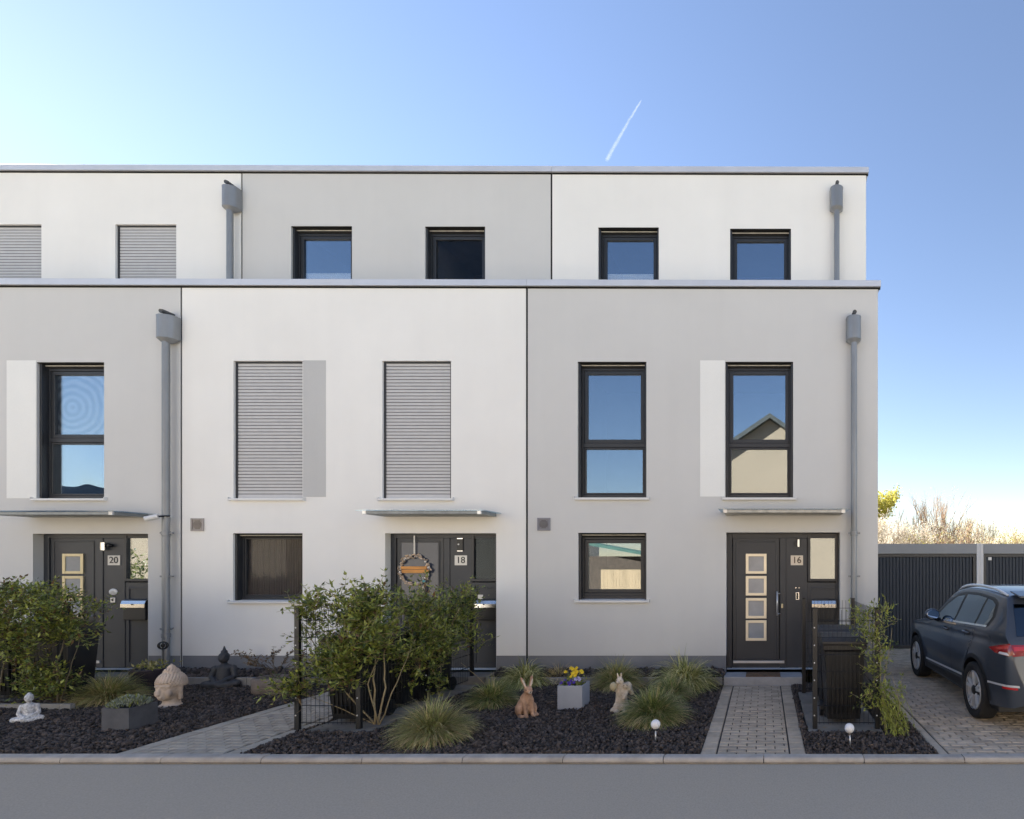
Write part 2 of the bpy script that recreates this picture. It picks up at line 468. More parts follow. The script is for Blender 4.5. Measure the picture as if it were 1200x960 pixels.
def vent(house, xa, xb, za, zb, y, m):
    o = MB(); o.ring(xa, xb, za, zb, .026, y - .022, y + .0)
    o.box(xa + .026, xb - .026, y - .006, y, za + .026, zb - .026)
    v = o.build('vent_cover', M[m], house, .004)
    cx, cz, r = (xa + xb) / 2, (za + zb) / 2, (xb - xa) * .33
    g = MB(); n = 7
    for k in range(n):
        z0 = cz - r + 2 * r * (k + .5) / n; hw = math.sqrt(max(0, r * r - (z0 - cz) ** 2))
        g.box(cx - hw, cx + hw, y - .018, y - .008, z0 - r / n * .5, z0 + r / n * .5)
    g.build('vent_slats', M[m + '_dark'], v)
M['vent_beige'] = mat('beige_vent', (.36, .33, .31), .6); M['vent_beige_dark'] = mat('beige_vent_slat', (.17, .15, .14), .6)
M['vent_grey'] = mat('grey_vent', (.24, .24, .27), .6); M['vent_grey_dark'] = mat('grey_vent_slat', (.10, .10, .115), .6)

def mailbox(door, xa, xb, zt, y):
    b = MB(); b.box(xa + .01, xb - .01, y - .10, y, zt - .36, zt - .02)
    m = b.build('mailbox', M['black_plastic'], door, .012)
    prof = [(y - .002, zt), (y - .06, zt - .004), (y - .105, zt - .03), (y - .125, zt - .085), (y - .128, zt - .145), (y - .122, zt - .145), (y - .118, zt - .09), (y - .10, zt - .04), (y - .06, zt - .012), (y - .002, zt - .008)]
    o = MB().extrude_yz(prof, xa, xb).build('mailbox_flap', M['steel'], m); fix_normals(o)
    MB().lathe([(.008, 0), (.012, .001), (.012, .006), (0, .007)], ((xa + xb) / 2, y - .137, zt - .09), 10, axis='y').build('mailbox_lock', M['anthracite'], m)

def entrance(house, xl, number, style, y=0.0):
    """a recessed front door with its side panel; xl = left edge of the opening, all offsets in photo pixels of door 16"""
    yd = y + REV; k = (CAMD + yd) / F; o16 = 851
    px = lambda p: xl + (X(p, yd) - X(o16, 0))
    off = xl - X(o16)
    PX = lambda p: X(p, yd) + off
    PZ = lambda q: Z(q, yd)
    zb, zt = Z(784.5), Z(624)
    xr = xl + (X(984.5) - X(851))
    d = MB()
    d.box(xl, PX(858), yd - .02, yd + .06, zb, zt)                                  # frame: left, top, middle, right
    d.box(PX(858), xr, yd - .02, yd + .06, zt - .09, zt)
    d.box(PX(914), PX(921), yd - .02, yd + .06, zb, zt - .09)
    d.box(xr - .05, xr, yd - .02, yd + .06, zb, zt - .09)
    d.box(PX(858), PX(914), yd - .012, yd + .06, zb + .012, zb + .13)               # kick board
    d.box(PX(921), PX(946), yd - .008, yd + .05, zb, zt - .09)                      # flat panel with bell and number
    d.box(PX(946), xr - .05, yd + .0, yd + .05, zb, PZ(682.5))
    d.ring(PX(949), PX(981), zb + .06, PZ(688), .035, yd - .012, yd + .0)
    fr = d.build('door', M['anthracite_door'], house, .005)
    MB().box(xl + .004, PX(947), yd + .062, yd + .07, zb, zt - .004).build('door_backing', M['black_gap'], fr)  # black sheet added to stop light leaking through the frame gaps
    lf = MB(); la, lb, lc, ld = PX(858.8), PX(913.2), PZ(776.5), PZ(630.5)
    lf.box(la, lb, yd - .004, yd + .05, lc, ld)
    if style == 'squares':
        lf.ring(la + .045, lb - .045, lc + .05, ld - .05, .02, yd - .013, yd - .004)
    leaf = lf.build('door_leaf', M['anthracite_door'], fr, .005)
    MB().box(PX(859.5), PX(919), yd - .045, yd - .012, PZ(776.8), PZ(774)).build('weather_bar', M['alu'], fr, .003)
    if style == 'squares':
        fm = 'cream_frame' if number == '16' else 'brass_frame'
        for (a, b) in ((649, 672.5), (675, 698), (700.8, 724.8), (726.8, 750.8)):
            s = MB(); s.ring(PX(874), PX(898.3), PZ(b), PZ(a), .046, yd - .028, yd - .004)
            s.build('glazing_frame', M[fm], fr, .004)
            MB().box(PX(874) + .04, PX(898.3) - .04, yd - .012, yd - .006, PZ(b) + .04, PZ(a) - .04).build('door_pane', M['frost'], fr)
    else:
        s = MB(); s.ring(PX(862), PX(909), PZ(764), PZ(634), .03, yd - .016, yd - .004); s.build('glazing_frame', M['anthracite_door'], fr, .004)
        MB().box(PX(862) + .03, PX(909) - .03, yd - .011, yd - .006, PZ(764) + .03, PZ(634) - .03).build('door_pane', M['door18'], fr)
    if number == '16':
        h = MB(); xx = PX(910.7)
        h.tube([(xx, yd - .075, PZ(721)), (xx, yd - .075, PZ(692.7))], .0135, 12)
        for q in (719, 695.5): h.tube([(xx, yd - .075, PZ(q)), (xx + .06, yd - .0, PZ(q))], .009, 8)
        h.build('door_handle', M['alu'], fr, 0, True)
        MB().box(PX(915.5), PX(917.6), yd - .032, yd - .02, PZ(712.5), PZ(707.5)).build('key_cylinder', M['brass_frame'], fr, .004)
    else:
        h = MB(); h.tube([(PX(911), yd - .004, PZ(721.7)), (PX(911), yd - .055, PZ(721.7)), (PX(901), yd - .06, PZ(721.7))], .011, 10)
        h.build('door_handle', M['steel'], fr, 0, True)
    # sidelight window
    sl = MB(); sl.ring(PX(946.5), xr - .022, PZ(681.5), zt - .012, .045, yd - .034, yd + .05)
    slo = sl.build('sidelight_frame', M['anthracite'], fr, .005)
    MB().box(PX(946.5) + .04, xr - .06, yd + .0, yd + .01, PZ(681.5) + .04, zt - .05).build('sidelight_pane', M['glass_deep' if number == '18' else 'glass'], fr)
    room(house, PX(946), xr - .02, PZ(681), zt - .02, yd + .06, fr, .8)
    # number plate
    pm = M['plate_cream'] if number == '16' else M['plate_grey']
    z0, z1 = PZ(662.5), PZ(651)
    xa, xb = PX(926.6), PX(941)
    pl = MB().box(xa, xb, yd - .018, yd - .008, z0, z1).build('number_plate', pm, house, .002)
    text_mesh('house_number', number, .155, ((xa + xb) / 2, yd - .0205, (z0 + z1) / 2), .0015, M['number_brown' if number == '16' else 'number_dark'], pl)
    # bell and lamp
    if number == '16':
        l = MB(); l.tube([(PX(935.5), yd - .05, PZ(641)), (PX(935.5), yd - .05, PZ(632.5))], .022, 14); l.build('wall_lamp', M['steel'], house, .0, False)
        MB().box(PX(931.5), PX(934.5), yd - .05, yd - .008, PZ(639), PZ(635)).build('lamp_bracket', M['anthracite'], house, .004)
        b = MB(); b.ring(PX(932.6), PX(936.6), PZ(703), PZ(694), .014, yd - .02, yd - .008); b.build('doorbell', M['chrome'], house, .003)
        MB().box(PX(933.5), PX(935.7), yd - .014, yd - .009, PZ(701.6), PZ(695.6)).build('doorbell_button', M['black_plastic'], house, .002)
        for xx, r in ((PX(932.6), .012), (PX(936.4), .009)): MB().lathe([(r, 0), (r, -.006), (0, -.007)], (xx, yd - .008, PZ(689)), 10, axis='y').build('door_spyhole', M['steel'], house)
    elif number == '20':
        l = MB(); l.tube([(PX(925), yd - .06, PZ(645)), (PX(925), yd - .06, PZ(636))], .04, 14); l.build('wall_lamp', M['steel'], house, 0, False)
        MB().ball((PX(931.5), yd - .045, PZ(639.5)), (.04, .03, .028)).build('motion_sensor', M['black_plastic'], house, 0, True)
        o = MB().lathe([(.07, 0), (.075, -.004), (.07, -.01), (0, -.011)], (0, 0, 0), 20, axis='y').build('oval_door_sign', M['white_metal'], house, 0, True)
        o.data.transform(Matrix.Translation((PX(932.8), yd - .008, PZ(693.6))) @ Matrix.Diagonal((1, 1, .74, 1)))
        MB().box(PX(929.8), PX(935.2), yd - .02, yd - .008, PZ(706), PZ(700.4)).build('doorbell', M['alu'], house, .003)
        MB().box(PX(931.3), PX(933.7), yd - .023, yd - .02, PZ(704.6), PZ(702)).build('doorbell_button', M['black_plastic'], house, .001)
    else:
        MB().box(PX(929.4), PX(936.6), yd - .028, yd - .008, PZ(645.5), PZ(631.8)).build('doorbell', M['black_plastic'], house, .004)
        MB().lathe([(.0145, 0), (.0145, -.004), (0, -.005)], (PX(931.6), yd - .028, PZ(638)), 12, axis='y').build('doorbell_button', M['bolt'], house)
        for q in (631.2, 645.6): MB().box(PX(929.6), PX(936), yd - .022, yd - .008, PZ(q + .6), PZ(q - .4)).build('doorbell_trim', M['steel'], house)
        MB().box(PX(953.5), PX(959.5), yd - .01, yd - .002, PZ(702), PZ(697)).build('name_plate', M['plate_grey'], house, .002)
    mailbox(fr, PX(950.7), PX(978.5), PZ(701.5), yd - .012)
    # step
    return fr
M['plate_cream'] = mat('cream_plate', (.76, .66, .53), .5, .05); M['plate_grey'] = mat('brushed_plate', (.50, .50, .49), .38, .08, 9, metal=.35)
M['number_brown'] = mat('brown_digits', (.11, .07, .045), .5); M['number_dark'] = mat('dark_digits', (.03, .03, .035), .5)
M['door18'] = mat('dark_door_glass', (.045, .055, .085), .12, .1, 2, spec=.4)

def coping(house, name, x0, x1, yf, depth, ztf, parent=None):
    mb = MB(); h = .105; n = max(2, int((x1 - x0) / 2.0))
    for k in range(n):                                                     # folded sheets with butt joints
        a, b = x0 + (x1 - x0) * k / n + (.0015 if k else 0), x0 + (x1 - x0) * (k + 1) / n
        za, zb = ztf(a), ztf(b)
        yb = yf + depth
        v = [(a, yf - .045, za - h), (b, yf - .045, zb - h), (b, yf - .045, zb - .006), (a, yf - .045, za - .006), (a, yf - .038, za), (b, yf - .038, zb), (b, yb, zb - .01), (a, yb, za - .01), (a, yb, za - h), (b, yb, zb - h)]
        mb.add(v, [(0, 1, 2, 3), (3, 2, 5, 4), (4, 5, 6, 7), (7, 6, 9, 8), (0, 8, 9, 1), (0, 3, 4, 7, 8), (1, 9, 6, 5, 2)])
        if k: mb.box(a - .012, a + .012, yf - .0475, yf - .0452, za - h + .002, za - .004)
    c = mb.build(name, M['zinc'], house)
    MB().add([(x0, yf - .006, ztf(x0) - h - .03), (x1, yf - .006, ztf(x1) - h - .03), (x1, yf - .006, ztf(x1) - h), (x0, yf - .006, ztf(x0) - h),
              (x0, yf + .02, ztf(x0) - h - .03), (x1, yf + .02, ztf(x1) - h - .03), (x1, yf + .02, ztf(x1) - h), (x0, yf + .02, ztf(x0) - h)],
             [(0, 1, 2, 3), (0, 4, 5, 1), (3, 2, 6, 7)]).build('coping_shadow_strip', M['black_gap'], house)  # black strip standing in for the shadow line under the coping
    return c

def row_house(label, x0, x1, low, up, low_holes, up_holes, end=False, ux0=None):
    root = wempty('row_house', ((x0 + x1) / 2, 0, 0), label, 'row house', 'row houses with set-back top storeys')
    h = root
    w = MB(); zt = 6.60
    holed_wall(w, x0, x1, ZPL, zt, 0, low_holes, REV + .07, lambda x: ztop_low(x) - .104)
    zf = 5.9
    w.quad((x1, 0, 0), (x1, DEEP, 0), (x1, DEEP, ztop_low(x1) - .104), (x1, 0, ztop_low(x1) - .104))
    w.quad((x0, 0, 0), (x0, 0, ztop_low(x0) - .104), (x0, DEEP, ztop_low(x0) - .104), (x0, DEEP, 0))
    w.quad((x0, DEEP, 0), (x0, DEEP, 6.5), (x1, DEEP, 6.5), (x1, DEEP, 0))
    w.quad((x0, .26, 6.56), (x1, .26, 6.56), (x1, .26, zf), (x0, .26, zf))
    w.build('wall', M[low], h)
    MB().quad((x0, .26, zf), (x1, .26, zf), (x1, PENT, zf), (x0, PENT, zf)).build('roof_terrace', M['slab'], h)
    cuts = sorted([(a, b) for (a, b, c, d) in low_holes if c < .4])        # plinth, cut by the door
    xs = [x0 + .004] + [q for ab in cuts for q in ab] + [x1 + (.004 if end else -.004)]
    for i in range(0, len(xs), 2):
        p = MB().box(xs[i], xs[i + 1], .006, REV, -.1, ZPL)
        if end and i == len(xs) - 2: p.box(x1 - .1, x1 + .004, REV, DEEP, -.1, ZPL)
        p.build('plinth', M['plinth'], h)
    y = PENT; xu0 = ux0 if ux0 is not None else x0
    u = MB(); zu = 9.25
    holed_wall(u, x0, x1, zf, zu, y, up_holes, REV + .07, lambda x: ztop_up(x) - .104)
    tu = ztop_up
    u.quad((x1, y, zf), (x1, DEEP, zf), (x1, DEEP, tu(x1) - .104), (x1, y, tu(x1) - .104))
    u.quad((x0, y, zf), (x0, y, tu(x0) - .104), (x0, DEEP, tu(x0) - .104), (x0, DEEP, zf))
    u.quad((x0, DEEP, zf), (x0, DEEP, 9.2), (x1, DEEP, 9.2), (x1, DEEP, zf))
    u.build('penthouse_wall', M[up], h)
    MB().quad((x0, y + .3, 9.1), (x1, y + .3, 9.1), (x1, DEEP, 9.1), (x0, DEEP, 9.1)).build('flat_roof', M['slab'], h)
    e = .042 if end else .031
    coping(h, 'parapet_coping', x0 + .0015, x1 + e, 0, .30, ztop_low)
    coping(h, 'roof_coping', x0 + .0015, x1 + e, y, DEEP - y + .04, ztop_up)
    if not end:
        MB().box(x1 + .001, x1 + .033, .012, .03, .15, ztop_low(x1) - .11).build('joint_shadow_strip', M['black_gap'], h)  # black strip painted in for the shade deep in the party gap
        MB().box(x1 + .001, x1 + .033, PENT + .012, PENT + .03, zf, ztop_up(x1) - .11).build('joint_shadow_strip', M['black_gap'], h)
    return root

GAP = .02
XA0, XA1 = X(618.6) , X(1028.8)                 # house 16
XB0, XB1 = X(213.4), X(616.2)                   # house 18
XC1 = X(211.4); XC0 = XC1 - 5.78                # house 20
H = lambda a, b, c, d, y=0: (X(a, y), X(b, y), Z(d, y), Z(c, y))

# ---- house 16
hl = [H(677.5, 757.5, 624.5, 703), H(677, 757.5, 424, 583), H(850, 929.5, 424, 583), H(851, 984.5, 624, 784.5)]
hu = [H(701, 772, 266.5, 344, PENT), H(855.5, 927, 268, 345, PENT)]
h16 = row_house('grey row house with white top storey, number 16, last house before the driveway', XA0, XA1, 'grey_plaster', 'white_plaster', hl, hu, True)
window(h16, *hl[0], 0, bottom_heavy=.045, glassm='glass')
window(h16, *hl[1], 0, transom=Z(522.5))
window(h16, *hl[2], 0, transom=Z(522.5), lowglass='glass')
a = hu[0]; window(h16, *a, PENT, has_sill=False, blind=(a[2] + .06, Z(316, PENT), 'blind'))
window(h16, *hu[1], PENT, has_sill=False)
MB().box(X(820.5), X(849.3), -.003, .01, Z(582), Z(422.5)).build('painted_panel', M['light_panel'], h16)
entrance(h16, hl[3][0], '16', 'squares')
canopy(h16, X(851), X(984.5), 0, Z(596, -.57), 'canopy_cream')
downpipe(h16, X(1000.8, -.115), .1, Z(403, -.11), 0)
downpipe(h16, X(980.6, PENT - .115), 5.9, Z(248.5, PENT - .11), PENT)
vent(h16, X(630), X(645), Z(622), Z(607), 0, 'vent_grey')

# ---- house 18
hl = [H(273, 354.5, 625, 704), H(273.5, 354.5, 423, 584), H(448, 528.5, 423, 584), H(451.2, 581.5, 625, 785)]
hu = [H(341, 412.5, 265, 343, PENT), H(498, 568.5, 265.5, 343, PENT)]
h18 = row_house('white row house with grey top storey, number 18, in the middle of the row', XB0, XB1, 'white_plaster', 'grey_plaster', hl, hu)
w = window(h18, *hl[0], 0, glassm='glass_deep', shutterbox=False, heavy=.06)
curtain(w, hl[0][0] + .05, hl[0][1] - .05, hl[0][2] + .05, hl[0][3] - .05, REV + .055)
shutter_window(h18, *hl[1], 0); shutter_window(h18, *hl[2], 0)
a = hu[0]; window(h18, *a, PENT, has_sill=False, blind=(a[2] + .06, Z(315, PENT), 'blind'))
a = hu[1]; window(h18, *a, PENT, has_sill=False, glassm='glass_deep', blind=(a[2] + .06, Z(297, PENT), 'dark_blind') if 0 else None)
MB().box(X(355.2), X(382), -.003, .01, Z(582.5), Z(422.5)).build('painted_panel', M['grey_panel'], h18)
entrance(h18, hl[3][0], '18', 'glass')
canopy(h18, X(451.2), X(581.5), 0, Z(597.5, -.57), 'canopy_grey')
vent(h18, X(224.5), X(239.5), Z(622.5), Z(607.5), 0, 'vent_beige')

# ---- house 20
hl = [H(43, 122, 424.5, 584), H(38.5, 173.5, 625.5, 785), H(-140, -58, 625, 704), H(-140, -58, 424, 584)]
hu = [H(135, 206.5, 263, 342, PENT), H(-23, 48.5, 263, 342, PENT)]
h20 = row_house('grey row house with white top storey, number 20, cut off by the left edge', XC0, XC1, 'grey_plaster', 'white_plaster', hl, hu)
window(h20, *hl[0], 0, transom=Z(516.5), glassm='glass_ring', lowglass='glass_wavy') if 0 else None
w = window(h20, *hl[0], 0, transom=Z(516.5), lowglass='glass_wavy')
shutter_window(h20, *hu[0], PENT, False); shutter_window(h20, *hu[1], PENT, False)
window(h20, *hl[2], 0); window(h20, *hl[3], 0, transom=Z(516.5))
MB().box(X(8), X(42.3), -.003, .01, Z(584), Z(422.5)).build('painted_panel', M['light_panel'], h20)
entrance(h20, hl[1][0], '20', 'squares')
canopy(h20, X(38.5), X(173.5), 0, Z(598.5, -.57), 'canopy_grey')
downpipe(h20, X(194.5, -.115), .1, Z(402, -.11), 0, .28)
downpipe(h20, X(269.5, PENT - .115), 5.9, Z(248, PENT - .11), PENT, .26)
# ring-patterned net curtain behind the upper sash
def ring_curtain():
    m, nt, b = new_mat('net_curtain'); vec = coords(nt, 1)
    wv = nt.nodes.new('ShaderNodeTexWave'); wv.wave_type = 'RINGS'; wv.rings_direction = 'Y'; wv.inputs['Scale'].default_value = 2.6; wv.inputs['Distortion'].default_value = 2.4
    mp = nt.nodes.new('ShaderNodeMapping'); mp.inputs['Location'].default_value = (-X(88, .25), 0, -Z(478, .25))
    nt.links.new(vec, mp.inputs[0]); nt.links.new(mp.outputs[0], wv.inputs['Vector'])
    nt.links.new(ramp(nt, wv.outputs['Fac'], [(.1, (.07, .085, .12, 1)), (.9, (.36, .39, .44, 1))]), b.inputs['Base Color'])
    return m
xa, xb, za, zb = hl[0]
MB().box(xa + .08, xb - .05, REV + .055, REV + .06, Z(516) + .03, zb - .08).build('net_curtain', ring_curtain(), w)
# security camera on the downpipe of house 20
c = MB(); xc, zc, yc = X(180, -.25), Z(606.5, -.25), -.25
c.tube([(xc - .085, yc - .05, zc - .03), (xc + .055, yc + .02, zc + .02)], .042, 14)
cam = c.build('security_camera', M['white_metal'], h20, 0, False)
MB().tube([(xc + .04, yc + .02, zc + .02), (xc + .10, yc + .09, zc + .03), (xc + .16, -.16, zc + .03), (X(194.5, -.115) - .05, -.13, zc + .03)], .014, 8).build('camera_bracket', M['black_plastic'], cam)
MB().lathe([(.058, 0), (.068, 0), (.068, .02), (.058, .02)], (X(194.5, -.115), -.115, zc + .015), 18).build('camera_strap', M['white_metal'], cam)
# ---- more row houses added out of view on the left, to shade the garden
x1 = XC0 - .028
for i, (lo, up) in enumerate((('white_plaster', 'grey_plaster'), ('grey_plaster', 'white_plaster'))):
    hh = row_house('unseen row house added beyond house 20 to shade the garden', x1 - 5.76, x1, lo, up, [], [])
    x1 -= 5.79
# ================================================================ ground, street, paths
def sheet(name, x0, x1, y0, y1, z, m, kind='structure'):
    o = MB().quad((x0, y0, z), (x1, y0, z), (x1, y1, z), (x0, y1, z)).build(name, m); return tag(o, kind=kind)
YK = -3.74                                      # garden edge of the kerb
sheet('terrain', -600, 600, -600, 900, -.16, M['terrain'])
sheet('road', -80, 80, -9.6, YK - .10, -.046, M['asphalt'])
sheet('pavement', -80, 80, -12.0, -9.6, -.02, M['pavement'])
k = MB(); x = -30.0; rk = random.Random(4)
while x < 20:                                   # kerb stones with rounded shoulder, one metre each
    L = 1.0; a, b = x + .004, x + L - .004; dz = rk.uniform(-.003, .003)
    k.extrude_yz([(YK, -.12), (YK, .012 + dz), (YK - .085, .012 + dz), (YK - .108, .004 + dz), (YK - .118, -.014), (YK - .124, -.12)], a, b); x += L
kb = tag(k.build('kerb', M['kerb']), kind='structure'); fix_normals(kb)
g = sheet('kerb_bed', -30, 20, YK - .135, YK + .02, -.035, M['soil'])

def paver_mesh(rects, h=.05, z=0.0, ch=.008, tilt=.0016, seed=1):
    r = random.Random(seed); mb = MB()
    for (a, b, c, d) in rects:
        t = [z + r.uniform(-tilt, tilt) for _ in range(4)]
        v = [(a, c, z - h), (b, c, z - h), (b, d, z - h), (a, d, z - h),
             (a, c, z - ch), (b, c, z - ch), (b, d, z - ch), (a, d, z - ch),
             (a + ch, c + ch, t[0]), (b - ch, c + ch, t[1]), (b - ch, d - ch, t[2]), (a + ch, d - ch, t[3])]
        mb.add(v, [(0, 1, 5, 4), (1, 2, 6, 5), (2, 3, 7, 6), (3, 0, 4, 7), (4, 5, 9, 8), (5, 6, 10, 9), (6, 7, 11, 10), (7, 4, 8, 11), (8, 9, 10, 11)])
    return mb
def running_bond(x0, x1, y0, y1, L=.2, W=.1, gap=.009):
    out = []; y = y0; row = 0
    while y < y1 - .02:
        x = x0 - (L / 2 if row % 2 else 0)
        while x < x1 - .01:
            a, b = max(x, x0), min(x + L, x1)
            if b - a > .03: out.append((a + gap / 2, b - gap / 2, y + gap / 2, min(y + W, y1) - gap / 2))
            x += L
        y += W; row += 1
    return out
def column_stones(x0, x1, y0, y1, L=.2, gap=.006):
    out = []; y = y0
    while y < y1 - .03: out.append((x0 + gap / 2, x1 - gap / 2, y + gap / 2, min(y + L, y1) - gap / 2)); y += L
    return out
P16 = (-.65, .433); P18 = (-6.63, -5.36); DR = (1.79, 9.0)
def garden_path(name, x0, x1, y0, y1, seed, mpav):
    r = column_stones(x0, x0 + .16, y0, y1) + column_stones(x1 - .16, x1, y0, y1) + running_bond(x0 + .17, x1 - .17, y0, y1)
    o = tag(paver_mesh(r, seed=seed).build(name, mpav), kind='structure')
    sheet(name + '_bed', x0 - .01, x1 + .01, y0, y1, -.014, M['joint'])
garden_path('garden_path', *P16, YK, -.42, 3, M['paver'])
garden_path('side_path', *P18, YK, -.30, 4, M['paver_grey'])
r = column_stones(DR[0], DR[0] + .10, YK, 3.5, 1.0) + running_bond(DR[0] + .11, DR[1], YK, 3.5)
tag(paver_mesh(r, seed=5, tilt=.003).build('driveway', M['paver_drive']), kind='structure'); sheet('driveway_bed', DR[0] - .01, DR[1], YK, 3.52, -.014, M['joint'])
# doorsteps, one slab before each door
def doorstep(xa, xb, yf, h, lab, m='step'):
    o = MB().box(xa, xb, yf, .02, -.05, h).build('doorstep', M[m], None, .008); tag(o, lab, 'doorstep', 'stone steps at the front doors'); return o
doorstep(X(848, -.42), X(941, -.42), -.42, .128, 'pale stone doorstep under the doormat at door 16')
doorstep(X(449), X(583), -.40, .13, 'dark stone doorstep behind the hedge at door 18', 'slab')
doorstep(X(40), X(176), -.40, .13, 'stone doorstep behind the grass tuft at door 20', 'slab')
# low edging kerb that holds the drainage strip along the wall
e = MB()
for (a, b) in ((-15.5, X(38)), (X(178), X(447)), (X(585), X(847, -.42))):
    x = a
    while x < b: e.box(x + .003, min(x + 1.0, b) - .003, -.46, -.41, -.08, .128); x += 1.0
tag(e.build('edging_kerb', M['concrete'], None, .006), kind='structure')
# pads below the bins
def pad(x0, x1, y0, y1, nm='bin_pad'):
    r = []
    y = y0
    while y < y1 - .05: r.append((x0, x1, y + .003, min(y + .42, y1))); y += .42
    tag(paver_mesh(r, .06, .012, seed=9).build(nm, M['slab']), kind='structure')
pad(-5.30, -4.55, -2.95, -.45); pad(.52, 1.38, -2.95, -.95); pad(-14.6, -10.3, -1.5, -.47)

# ---------------------------------------------------------------- black lava gravel
def ico():
    bm = bmesh.new(); bmesh.ops.create_icosphere(bm, subdivisions=1, radius=1)
    v = np.array([x.co[:] for x in bm.verts]); f = np.array([[q.index for q in p.verts] for p in bm.faces]); bm.free(); return v, f
IV, IF = ico()
def gravel(name, regions, step, size, z, seed, holes=(), flat=.75):
    rng = np.random.default_rng(seed); P = []
    for (x0, x1, y0, y1, zz, *sl) in regions:
        nx, ny = max(1, int((x1 - x0) / step)), max(1, int((y1 - y0) / step))
        gx, gy = np.meshgrid(np.arange(nx) + .5, np.arange(ny) + .5)
        p = np.stack([x0 + gx.ravel() * (x1 - x0) / nx, y0 + gy.ravel() * (y1 - y0) / ny, np.full(nx * ny, zz)], 1)
        p[:, :2] += rng.uniform(-.45, .45, (len(p), 2)) * step
        p[:, 0] = np.clip(p[:, 0], x0 + .012, x1 - .012); p[:, 1] = np.clip(p[:, 1], y0 + .012, y1 - .012)
        if sl: p[:, 2] += sl[0] * (p[:, 1] - y0)
        P.append(p)
    P = np.concatenate(P)
    for (x0, x1, y0, y1) in holes: P = P[~((P[:, 0] > x0) & (P[:, 0] < x1) & (P[:, 1] > y0) & (P[:, 1] < y1))]
    n = len(P)
    var = IV[None] * (1 + rng.uniform(-.33, .33, (16, len(IV), 1)))
    V = var[rng.integers(0, 16, n)].copy()
    s = size * np.exp(rng.normal(0, .32, n)); sc = np.stack([s * rng.uniform(.8, 1.35, n), s * rng.uniform(.7, 1.0, n), s * flat * rng.uniform(.7, 1.1, n)], 1)
    V *= sc[:, None, :]
    q = rng.normal(size=(n, 4)); q /= np.linalg.norm(q, axis=1)[:, None]; w, x, y, zq = q.T
    R = np.stack([1 - 2 * (y * y + zq * zq), 2 * (x * y - zq * w), 2 * (x * zq + y * w), 2 * (x * y + zq * w), 1 - 2 * (x * x + zq * zq), 2 * (y * zq - x * w), 2 * (x * zq - y * w), 2 * (y * zq + x * w), 1 - 2 * (x * x + y * y)], 1).reshape(n, 3, 3)
    V = np.einsum('nij,nkj->nki', R, V)
    P[:, 2] += rng.uniform(-.012, .014, n) + .012 * np.sin(P[:, 0] * 3.1 + seed) * np.sin(P[:, 1] * 2.7)
    V += P[:, None, :]
    nv = len(IV); Fc = (IF[None] + (np.arange(n) * nv)[:, None, None]).reshape(-1, 3)
    me = bpy.data.meshes.new(name); me.vertices.add(n * nv); me.vertices.foreach_set('co', V.reshape(-1).astype(np.float32))
    nf = len(Fc); me.loops.add(nf * 3); me.loops.foreach_set('vertex_index', Fc.reshape(-1).astype(np.int32))
    me.polygons.add(nf); me.polygons.foreach_set('loop_start', np.arange(0, nf * 3, 3, dtype=np.int32)); me.polygons.foreach_set('loop_total', np.full(nf, 3, dtype=np.int32))
    me.update(calc_edges=True); me.validate(); me.materials.append(M['lava'])
    return tag(place(name, me), 'bed of rough black lava gravel between kerb and house walls', 'gravel', kind='stuff')
YG = YK + .005
beds = [(-14.6, P18[0], YG, -.46, 0.0), (P18[1], P16[0], YG, -.46, 0.0), (P16[1], DR[0], YG, -.3, 0.0)]
strip = [(-15, X(38), -.41, 0.0, .10, .2), (X(178), X(447), -.41, .0, .10, .2), (X(585), X(847, -.42), -.41, .0, .10, .2)]
for b in beds: sheet('garden_soil', b[0], b[1], b[2], b[3] + .02, -.022, M['soil'])
for b in strip: sheet('drain_soil', b[0], b[1], b[2], .02, .07, M['soil'])
PADS = [(-5.32, -4.53, -2.97, -.43), (.50, 1.40, -2.97, -.93), (-14.6, -10.28, -1.52, -.45)]
gravel('lava_gravel', beds, .0285, .0168, -.004, 2, PADS)
gravel('drain_gravel', strip, .046, .031, .09, 3)

r = random.Random(61); mb = MB()                   # dry leaves blown onto the gravel
for _ in range(260):
    b = r.choices(beds, [3, 5, .5])[0]; x, y = r.uniform(b[0], b[1]), r.uniform(b[2], b[3]); a = r.uniform(0, 6.28); L = r.uniform(.012, .035); h = r.uniform(.014, .03)
    ca, sa = math.cos(a), math.sin(a); mb.add([(x - ca * L, y - sa * L, h), (x + sa * L * .4, y - ca * L * .4, h + .006), (x + ca * L, y + sa * L, h + r.uniform(-.004, .008)), (x - sa * L * .4, y + ca * L * .4, h + .004)], [(0, 1, 2, 3)])
tag(mb.build('fallen_leaves', mat('dry_leaf', (.20, .13, .07), .8, .3, 20, island=.5)), 'dry fallen leaves scattered on the dark gravel', 'leaves', kind='stuff')
